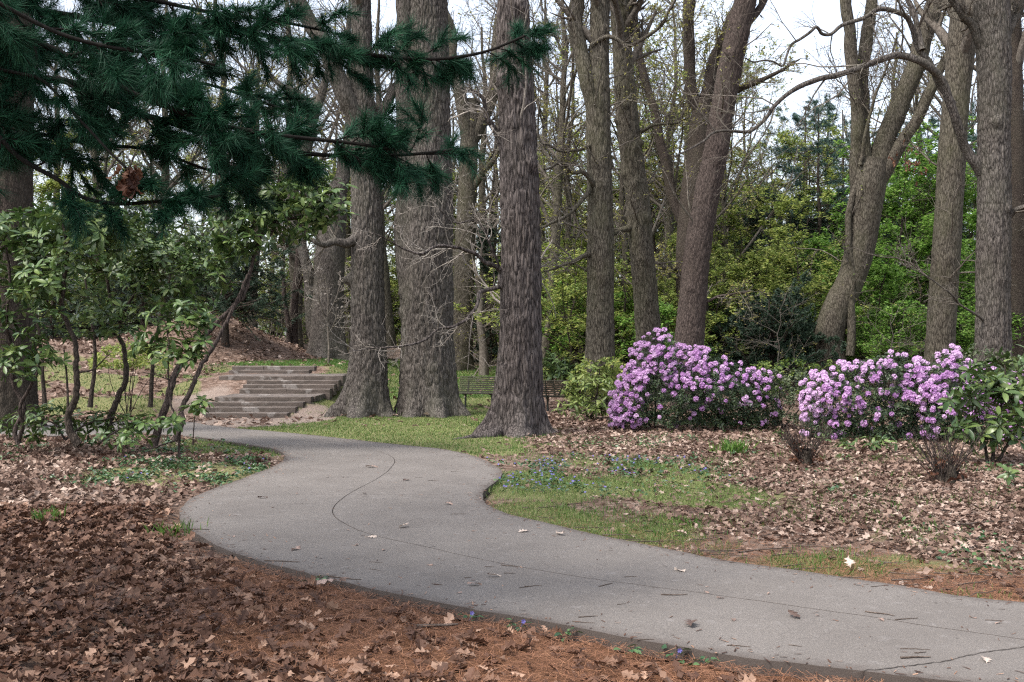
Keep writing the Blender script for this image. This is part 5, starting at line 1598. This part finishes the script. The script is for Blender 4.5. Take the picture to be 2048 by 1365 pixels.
bough(bp([(-250, 190), (-40, 250), (10, 290), (50, 325), (110, 355), (160, 393), (230, 408), (330, 402), (440, 392)], 5.0, 5.3, 2.8), .030, 904, 44, .40, 58, tmin=.32)
bough(bp([(-260, -120), (-40, -50), (150, -20), (300, 0), (420, 25), (540, 40), (650, 62)], 5.3, 6.0, 3.9), .030, 905, 52, .50, 62, tmin=.30)
bough(bp([(-250, 150), (-60, 215), (60, 262), (180, 288), (300, 300), (400, 335), (480, 362)], 5.5, 6.0, 3.0), .026, 906, 44, .42, 58, tmin=.30)
bough(bp([(-200, 110), (0, 140), (90, 163), (130, 210), (170, 250), (210, 295), (252, 335)], 5.1, 4.9, 3.1), .020, 907, 16, .34, 42, tmin=.4)
bough(bp([(-260, -40), (-60, 60), (60, 110), (180, 120), (300, 150), (420, 170), (540, 210), (620, 235)], 6.2, 6.8, 3.7), .026, 908, 46, .45, 56, tmin=.28)
bough(bp([(-260, -60), (-60, -20), (100, 60), (220, 95), (330, 110), (430, 130)], 4.6, 4.8, 3.4), .024, 909, 30, .40, 58, tmin=.32)
bough(bp([(-260, 60), (-60, 180), (40, 230), (110, 240), (200, 240)], 6.4, 6.8, 3.3), .02, 910, 24, .42, 50, tmin=.3)
# boughs higher up, all round the tree: they shade the ground on the left
for k in range(22):
    a = rng.uniform(0, 2 * pi); z = 4.3 + k * .47
    L = (4.6 - .11 * k) * rng.uniform(.8, 1.1)
    p = np.array([(PX + cos(a) * L * t, PY + sin(a) * L * t, z + .3 * t - .45 * t * t * L / 3) for t in (0, .25, .5, .75, 1)])
    bough(p, .035, 930 + k, 26, .9, 11, .18, .015, tmin=.2, sub=3, per=2, openness=.30)

# a clump of dead oak leaves caught on the pine twig
rng = np.random.default_rng(950)
cl = Acc(); c = P(262, 345, 4.9)
for k in range(22):
    v = rng.integers(0, 3)
    q = c + A(rng.normal(0, .02), rng.normal(0, .02), -abs(rng.normal(0, .05)) + .04)
    dd = norm(A(rng.normal(0, .5), rng.normal(0, .5), -1)[None]); 
    scatter(cl, *OAK[v], q[None], rot_from(dd, rand_unit(1, rng)), np.array([.085 * rng.uniform(.7, 1.1)]), rng.random(1))
o = part('dead_leaf_clump', cl, M['dead_leaf'], None)
cl2 = Acc(); c = P(1822, 322, 34.0)
for k in range(40):
    q = c + A(rng.normal(0, .28), rng.normal(0, .2), rng.normal(0, .28))
    scatter(cl2, *OAKS[k % 3], q[None], rot_from(norm(A(rng.normal(0, .5), rng.normal(0, .5), -1)[None]), rand_unit(1, rng)), np.array([.16]), np.array([.5 + .5 * rng.random()]))
tag(part('dead_leaf_clump', cl2, M['dead_leaf'], None), 'rusty dead leaves still hanging beside the bent-base tree', 'leaf clump')
tag(o, 'reddish-brown clump of dead oak leaves caught on a pine twig', 'leaf clump')

# ------------------------------------------------------------------ leaf litter, grass, ground cover
def ground_pts(n, x0, x1, y0, y1, rng, dens):
    x = rng.uniform(x0, x1, n); y = rng.uniform(y0, y1, n)
    # only where the camera, or a step beside it, can look
    k = (np.abs(x) < y * .56 + 1.6) & ~on_path(x, y)
    x, y = x[k], y[k]
    w = dens(x, y)
    k = rng.random(len(x)) < w
    return x[k], y[k]

def micro_z(x, y):
    g, s, d = zones(x, y)
    m = (fbm(x * 3.1, y * 3.1, 40) - .5) * .07
    npd = np.minimum(edge_dist(x, y, SL), edge_dist(x, y, SR))
    return G(x, y) + m * sst(npd, .15, .8) * (1 - .7 * g) - .012 * (1 - sst(npd, 0, .5)) - sink(x, y)

def strew(name, label, mat, n, box, dens, size, tmpls, seed, tilt=.45, lift=.012, tint=None):
    rng = np.random.default_rng(seed)
    x, y = ground_pts(n, *box, rng, dens)
    z = micro_z(x, y) + lift + rng.exponential(.008, len(x))
    ac = Acc(); which = rng.integers(0, len(tmpls), len(x))
    tn = np.clip(rng.beta(*((1.6, 1.9) if mat is M['litter_dark'] else (1.5, 1.8)), len(x)) + (fbm(x * .8, y * .8, seed) - .5) * .5, 0, 1)
    for w in range(len(tmpls)):
        s = which == w
        m = int(s.sum())
        if not m: continue
        pos = np.column_stack([x[s], y[s], z[s]])
        L = size * rng.uniform(.55, 1.2, m)
        scatter(ac, *tmpls[w], pos, rand_rot(m, rng, tilt), np.column_stack([L, L * rng.uniform(.8, 1.2, m), L * rng.uniform(.5, 1.3, m)]), tn[s])
    return tag(part(name, ac, mat, None, False), label, 'leaf litter', kind='stuff')

def d_left(x, y):
    g, s, d = zones(x, y)
    dl = edge_dist(x, y, SL)
    side = (y < 20)
    return np.where(side, np.clip(1.0 - .80 * s - .85 * sst(g, .3, .7), .05, 1) * sst(dl, .0, .5), 0)
left_near = lambda x, y: np.where((x < -.2 + 0 * y) | (y < 6.4), d_left(x, y), 0) * (x < np.interp(y, SL[::-1][:0] if False else [4, 5.0, 6.2, 7.5, 9.5, 12, 15.4, 18], [3, 1.7, -.3, -1.8, -3.2, -3.3, -3.4, -5.6]))
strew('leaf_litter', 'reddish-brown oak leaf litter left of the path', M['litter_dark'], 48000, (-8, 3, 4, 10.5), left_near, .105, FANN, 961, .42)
strew('leaf_litter', 'brown leaf litter around the rhododendron stems', M['litter'], 20000, (-11, -2.8, 10.5, 20), left_near, .125, FANM, 962, .5)
def d_right(x, y):
    g, s, d = zones(x, y)
    dr = edge_dist(x, y, SR)
    side = (x > np.interp(y, [5, 6.4, 8.4, 9.7, 12.5, 15, 17], [3.5, 3.3, 1.0, 0.0, -.1, -.5, -1.8]))
    w = (.07 + .93 * sst(dr + 2.0 * (fbm(x * 1.1, y * 1.1, 91) - .5), .7, 2.1)) * np.clip(1.05 - .75 * sst(g, .25, .8) - .5 * s, .06, 1)
    w = w * (1 - .6 * (1 - sst(np.hypot((x - 1.3) / 2.6, (y - 12.2) / 4.4), .5, 1.15)))
    return np.where(side, w * np.where(y > 17, sst(x, -.6, 1.2), 1), 0)
strew('leaf_litter', 'pale brown oak leaf litter right of the path', M['litter'], 44000, (-.5, 9, 6, 14), d_right, .100, FANN[:3] + FANM, 963, .32)
strew('leaf_litter', 'pale leaf litter under the purple rhododendrons', M['litter'], 32000, (-1.5, 15, 14, 27), d_right, .135, FANM, 964, .32)
def d_far(x, y):
    g, s, d = zones(x, y)
    st = (x > -9.7) & (x < -5.2) & (y > 26.8) & (y < 35)
    return np.where(st, 0, np.where(x < -7.5, .8 - .6 * g, .28 - .22 * g))
strew('leaf_litter', 'leaf litter on the bank and mound beyond the stairs', M['litter'], 20000, (-24, 1, 22, 48), d_far, .22, FANM, 965, .45)
strew('leaf_litter', 'leaf litter on the floor of the wood', M['litter'], 9000, (1, 22, 27, 46), lambda x, y: np.full(len(x), .6), .21, FANM, 966, .45)

# pine straw near the path
rng = np.random.default_rng(970)
def straw(n, box, seed):
    rng = np.random.default_rng(seed)
    x, y = ground_pts(n, *box, rng, lambda x, y: np.clip(zones(x, y)[1] * 1.2 + .10 * (y < 10) + .12 * (1 - sst(edge_dist(x, y, SR), .2, 1.6)), 0, 1))
    z = micro_z(x, y) + .010 + rng.exponential(.006, len(x))
    m = len(x); ac = Acc()
    t = (np.array([(-.5, -.5, 0), (-.5, .5, 0), (.5, .5, .0), (.5, -.5, .0)]), np.array([(0, 1, 2, 3)]))
    scatter(ac, *t, np.column_stack([x, y, z]), rand_rot(m, rng, .25), np.column_stack([rng.uniform(.05, .11, m), np.full(m, .0022), np.full(m, 1.)]), rng.random(m))
    return ac
tag(part('pine_straw', straw(170000, (-4, 6, 4, 11), 971), M['pine_straw'], None), 'orange-brown fallen pine needles along the path edge', 'pine straw', kind='stuff')

# crumbs and needles blown onto the path, thickest along its rims
rng = np.random.default_rng(975)
x = rng.uniform(-7, 5, 60000); y = rng.uniform(4.2, 20, 60000)
k = on_path(x, y) & (np.abs(x) < y * .55 + 1); x, y = x[k], y[k]
de = np.minimum(edge_dist(x, y, SL), edge_dist(x, y, SR))
k = rng.random(len(x)) < (.025 + .95 * np.exp(-de / .12)); x, y = x[k], y[k]
cb = Acc(); m = len(x)
scatter(cb, np.array([(-.5, -.5, 0), (-.4, .5, 0), (.5, .3, .1), (.4, -.5, .0)]), np.array([(0, 1, 2, 3)]), np.column_stack([x, y, path_z(x, y) + .004]), rand_rot(m, rng, .12),
        np.column_stack([rng.uniform(.012, .06, m), rng.uniform(.003, .010, m), np.full(m, .02)]), rng.random(m))
tag(part('path_debris', cb, M['litter_dark'], None), 'brown crumbs and needles strewn over the path', 'debris', kind='stuff')

def blades(name, label, mat, n, box, dens, h, w, seed, cat='grass', lean=.35):
    rng = np.random.default_rng(seed)
    x, y = ground_pts(n, *box, rng, dens)
    m = len(x)
    z = micro_z(x, y) - .004
    ac = Acc()
    hh = h * rng.uniform(.4, 1.3, m)
    scatter(ac, *BLADE, np.column_stack([x, y, z]), rand_rot(m, rng, lean), np.column_stack([w * rng.uniform(.7, 1.3, m), hh * .7, hh]), np.clip(rng.beta(1.5, 2.2, m) + (fbm(x * .7, y * .7, seed) - .5) * .9, 0, 1))
    return tag(part(name, ac, mat, None), label, cat, kind='stuff')
gr = lambda x, y: sst(zones(x, y)[0] + (fbm(x * 1.6, y * 1.6, 21) - .5) * 1.1, .35, .75)
blades('grass', 'short patchy lawn grass around the oak trunks', M['grass'], 85000, (-8, 1.4, 15, 36), gr, .050, .018, 981)
blades('grass', 'greener grass of the upper lawn beyond the stairs', M['grass_lush'], 70000, (-14, 2, 33, 52), gr, .08, .028, 982)
blades('grass', 'thin grass along the right edge of the path', M['grass'], 130000, (-1.2, 7, 6, 15), lambda x, y: np.clip(gr(x, y) * .8 + .35 * sst(fbm(x * 1.5, y * 1.5, 35), .5, .66) * (1 - sst(edge_dist(x, y, SR), 1.2, 2.4)), 0, 1), .06, .0045, 983)
blades('grass', 'grass patches on the left bank', M['grass_lush'], 45000, (-18, -7.5, 20, 36), gr, .07, .020, 984)
blades('grass', 'sparse grass tufts scattered in the right leaf bed', M['grass_lush'], 80000, (0, 9, 7, 22), lambda x, y: sst(fbm(x * 1.3, y * 1.3, 33), .50, .66) * .45, .075, .007, 985)

def cover(name, label, n, box, dens, size, seed, flowers=0):
    rng = np.random.default_rng(seed)
    x, y = ground_pts(n, *box, rng, dens)
    m = len(x); z = micro_z(x, y) + rng.uniform(.015, .09, m)
    ac = Acc(); put_leaves(ac, np.column_stack([x, y, z]), size, rng, DIA, .6)
    o = tag(part(name, ac, M['cover'], None), label, 'ground cover', kind='stuff')
    if flowers:
        k = rng.choice(m, min(flowers, m), replace=False)
        f = Acc()
        pe = leaf_rows([0, .6, 1], [.06, .34, .3], fold=.1)
        pos = []; fr = []
        for i in k:
            c = A(x[i], y[i], z[i] + .035); ax = norm((A(0, -.3, 1) + rng.normal(0, .3, 3))[None])[0]
            b1 = norm(np.cross(ax, rng.normal(size=3))[None])[0]; b2 = np.cross(ax, b1)
            for p in range(5):
                a = p * 2 * pi / 5; dd = b1 * cos(a) + b2 * sin(a)
                pos.append(c); fr.append(rot_from(dd[None], ax[None])[0])
        scatter(f, *pe, np.array(pos), np.array(fr), np.full(len(pos), .015))
        q = link('flowers', f.mesh('flowers'), M['blue_petal'], o); q['kind'] = 'stuff'
    return o
def blob(cx, cy, rx, ry, k=1.0):
    return lambda x, y: (1 - sst(np.hypot((x - cx) / rx, (y - cy) / ry), .4, 1.1)) * sst(fbm(x * 2.0, y * 2.0, 51), .45, .7) * k
cover('periwinkle', 'blue-flowered periwinkle patch right of the path bend', 26000, (-1, 4.5, 10.5, 18), blob(1.1, 13.6, 2.0, 2.6), .045, 991, 150)
cover('periwinkle', 'green creeping ground cover on the tongue of land inside the bend', 26000, (-7, -2.6, 11, 17), blob(-4.4, 13.8, 1.9, 2.4), .05, 992, 14)
cover('ivy', 'low green ground cover beneath the rhododendrons at the left', 26000, (-10, -4, 14, 20), blob(-7.0, 17.0, 3.0, 2.4), .06, 993)
cover('periwinkle', 'scattered small green leaves in the leaf bed at the right', 26000, (1, 10, 7, 20), lambda x, y: sst(fbm(x * .8, y * .8, 57), .56, .68) * .5 * sst(edge_dist(x, y, SR), .2, .8), .045, 994)

# clumps along the near path edge, each a small plant
def edge_plant(label, u, v, seed, flower=False, n=9):
    rng = np.random.default_rng(seed)
    b = ray(u, v); base = gp(b[0], b[1], -float(sink(b[:1], b[1:])[0]) - .01)
    root = thing('edge_plant', label, 'plant', base, 'small plants along the near path edge')
    for k in range(n):
        a = rng.uniform(0, 6.28); r = rng.uniform(.01, .07)
        dd = norm(A(cos(a), sin(a), rng.uniform(-.1, .5))[None]); up = norm((A(0, 0, 1) + rng.normal(0, .3, 3))[None])
        ac = Acc(); scatter(ac, *leaf_rows([0, .3, .65, 1], [.03, .30, .28, .03], fold=.3, droop=.2), (base + A(cos(a) * r, sin(a) * r, rng.uniform(.01, .05)))[None], rot_from(dd, up), np.array([rng.uniform(.035, .055)]), rng.random(1))
        part('leaf', ac, M['cover'], root, True)
    if flower:
        f = Acc(); c = base + A(.02, -.03, .06)
        for p in range(5):
            a = p * 2 * pi / 5; dd = norm(A(cos(a), -.3, sin(a))[None])
            scatter(f, *leaf_rows([0, .6, 1], [.06, .34, .3], fold=.1), c[None], rot_from(dd, A(.1, -1, .2)[None]), np.array([.014]))
        f.add(*tubes(np.array([base, c]), np.array([.0015, .0015]), 4), .1)
        part('flower', f, M['blue_petal'], root)
edge_plant('tiny plant with a violet flower where the path edge starts to show', 938, 1241, 1001, True)
edge_plant('small green plant at the path edge with a blue flower, second in the row', 1040, 1258, 1002, True)
edge_plant('leafy sprig at the path edge, third in the row', 1130, 1276, 1003)
edge_plant('leafy sprig beside a pale fallen leaf, middle of the row', 1255, 1304, 1004, False, 11)
edge_plant('small plant with an upright violet flower, below the middle of the path edge', 1350, 1312, 1005, True, 10)
edge_plant('round leafed sprig furthest right along the path edge', 1410, 1330, 1006, False, 11)
edge_plant('little green sprig among the needles left of the path', 628, 1168, 1007)
edge_plant('small dark sprig low in the leaf litter at the left', 225, 1262, 1008, False, 5)

def tuft(label, u, v, h, n, seed, mat, spread=.10, w=.009):
    rng = np.random.default_rng(seed)
    b = ray(u, v); base = gp(b[0], b[1])
    root = thing('grass_tuft', label, 'grass tuft', base)
    ac = Acc()
    pos = base + np.column_stack([rng.normal(0, spread, n), rng.normal(0, spread, n), np.zeros(n) - .01])
    hh = h * rng.uniform(.5, 1.15, n)
    scatter(ac, *BLADE, pos, rand_rot(n, rng, .25), np.column_stack([np.full(n, w), hh * .8, hh]), rng.random(n))
    part('blades', ac, mat, root, False, 'stuff')
tuft('bright green daffodil clump alone in the right leaf bed', 1462, 908, .26, 170, 1011, M['grass_lush'], .12, .014)
tuft('green tuft of blades at the left corner of the path', 345, 1072, .13, 90, 1012, M['grass_lush'], .09, .010)
tuft('dark green tuft in the leaf litter at the left', 95, 1045, .17, 70, 1013, M['grass_lush'], .07, .010)
tuft('grass tuft on the right verge below the leaf bed', 1372, 1050, .10, 70, 1014, M['grass_lush'], .08, .008)
tuft('green weeds at the foot of the massive oak', 773, 832, .22, 110, 1015, M['grass_lush'], .16, .02)
tuft('little tuft of grass between the shaggy oak and the lawn', 962, 852, .16, 80, 1016, M['grass_lush'], .14, .02)

# ------------------------------------------------------------------ leaves and twigs lying on the path and the verge
def fallen_leaf(u, v, L, seed, label, group=None, ti=None):
    rng = np.random.default_rng(seed)
    b = ray(u, v); ac = Acc()
    z = float(path_z(b[0], b[1])) + .001
    rt = rand_rot(1, rng, .10)
    ac2 = Acc()
    scatter(ac2, *OAK[seed % len(OAK)], A(0, 0, 0)[None], rt, np.array([[L, L, L * .45]]), np.array([.05 if 'dark' in label else .95 if ('pale' in label or 'white' in label or 'grey' in label) else .25 + .4 * rng.random()]))
    V = np.concatenate(ac2.V); V[:, 2] -= V[:, 2].min(); V[:, :2] -= V[:, :2].mean(0); ac2.V = [V]
    o = link('fallen_leaf', ac2.mesh('fallen_leaf', False), M['litter_piece'])
    o.location = (b[0], b[1], z)
    tag(o, label, 'leaf', group)
big = [(1382, 1262, .15, 'dark leaf lying flat on the path, largest of the nearest ones'), (1588, 1250, .11, 'dark leaf on the right part of the path'),
       (1119, 1078, .13, 'pale brown leaf near the right edge of the path bend'), (1048, 1073, .12, 'smaller grey leaf beside the pale one on the path bend'),
       (808, 1063, .14, 'grey leaf just right of the curved seam'), (743, 941, .17, 'leaf near the top of the curved seam'), (812, 968, .13, 'dark leaf right of the upper seam'),
       (592, 1110, .11, 'small brown leaf near the left edge of the path'), (1972, 1338, .10, 'pale leaf by the cross joint at the lower right'), (742, 1085, .10, 'pale leaf in the crook of the curved seam'),
       (990, 1166, .09, 'small white leaf near the middle of the path'), (949, 1183, .10, 'tan leaf low on the middle of the path'), (1360, 1153, .10, 'pale leaf near the right verge of the path'),
       (897, 1017, .12, 'brown leaf inside the path bend at the right'), (525, 1005, .11, 'small dark leaf left of the seam by the joint'), (729, 995, .08, 'dark speck of a leaf beside the cross joint'),
       (662, 1178, .20, 'large brown leaf at the near left edge of the path'), (1700, 1142, .15, 'pale lobed leaf on the right verge near the path')]
for i, (u, v, L, lb) in enumerate(big): fallen_leaf(u, v, L, 1100 + i, lb)
rng = np.random.default_rng(1200)
cnt = 0
while cnt < 26:
    u = rng.uniform(420, 2040); v = rng.uniform(915, 1350); b = ray(u, v)
    if not on_path(b[:1], b[1:])[0]: continue
    fallen_leaf(u, v, rng.uniform(.03, .06), 1300 + cnt, 'tiny leaf fragment lying loose on the path', 'leaf fragments on the path'); cnt += 1

def twig(u, v, L, seed, label, group=None, r=.004, yaw=None, z0=.0):
    rng = np.random.default_rng(seed)
    b = ray(u, v)
    a = rng.normal(0, .35) if yaw is None else yaw
    n = 5; t = np.linspace(-.5, .5, n)
    p = np.column_stack([t * L * cos(a), t * L * sin(a), np.full(n, r)]) + np.column_stack([rng.normal(0, L * .03, n), rng.normal(0, L * .03, n), np.zeros(n)])
    ac = Acc().add(*tubes(p, np.linspace(r, r * .5, n), 5))
    o = link('fallen_twig', ac.mesh('fallen_twig', True), M['twig_fallen'])
    o.location = (b[0], b[1], float(path_z(b[0], b[1])) + z0)
    tag(o, label, 'twig', group)
twig(1348, 1203, .18, 1401, 'straight dark twig on the middle of the path', r=.005)
twig(1760, 1242, .16, 1402, 'dark twig on the right part of the path', r=.005)
twig(1830, 1330, .16, 1403, 'dark twig near the lower right corner of the path', r=.006)
twig(1212, 1182, .14, 1404, 'thin twig left of the straight dark one', r=.004)
twig(690, 1168, .26, 1405, 'grey twig along the near edge of the path', r=.005)
twig(875, 1262, .24, 1406, 'stout broken stick lying on the pine needles', r=.013, z0=-.012)
twig(1535, 1108, .55, 1407, 'long branched stick on the right verge', r=.008, yaw=.35, z0=-.012)
twig(1640, 1100, .6, 1408, 'long thin stick further right on the verge', r=.007, yaw=-.2, z0=-.012)
twig(1450, 1108, .4, 1409, 'pale bent stick at the edge of the right verge', r=.006, yaw=.1, z0=-.012)
twig(565, 1133, .3, 1410, 'thin dark twig at the left rim of the path', r=.005, yaw=-.15)
twig(380, 1068, .35, 1411, 'twig beside the grass tuft at the left corner', r=.006, yaw=0)
twig(1970, 1055, .8, 1412, 'long grey stick in the leaves at the right edge', r=.011, yaw=.3, z0=0)
cnt = 0
while cnt < 26:
    u = rng.uniform(380, 2046); v = rng.uniform(905, 1355); b = ray(u, v)
    if not on_path(b[:1], b[1:])[0]: continue
    twig(u, v, rng.uniform(.05, .16), 1500 + cnt, 'short dark twig lying loose on the path', 'twigs strewn on the path', rng.uniform(.002, .004)); cnt += 1
cnt = 0
rng = np.random.default_rng(1201)
while cnt < 40:
    u = rng.uniform(1000, 2046); v = rng.uniform(1000, 1210); b = ray(u, v)
    if on_path(b[:1], b[1:])[0] or edge_dist(b[:1], b[1:], SR)[0] > 1.3: continue
    twig(u, v, rng.uniform(.12, .4), 1600 + cnt, 'dry stick lying on the right verge', 'sticks on the right verge', rng.uniform(.003, .007), rng.uniform(-.5, .5), -.012); cnt += 1
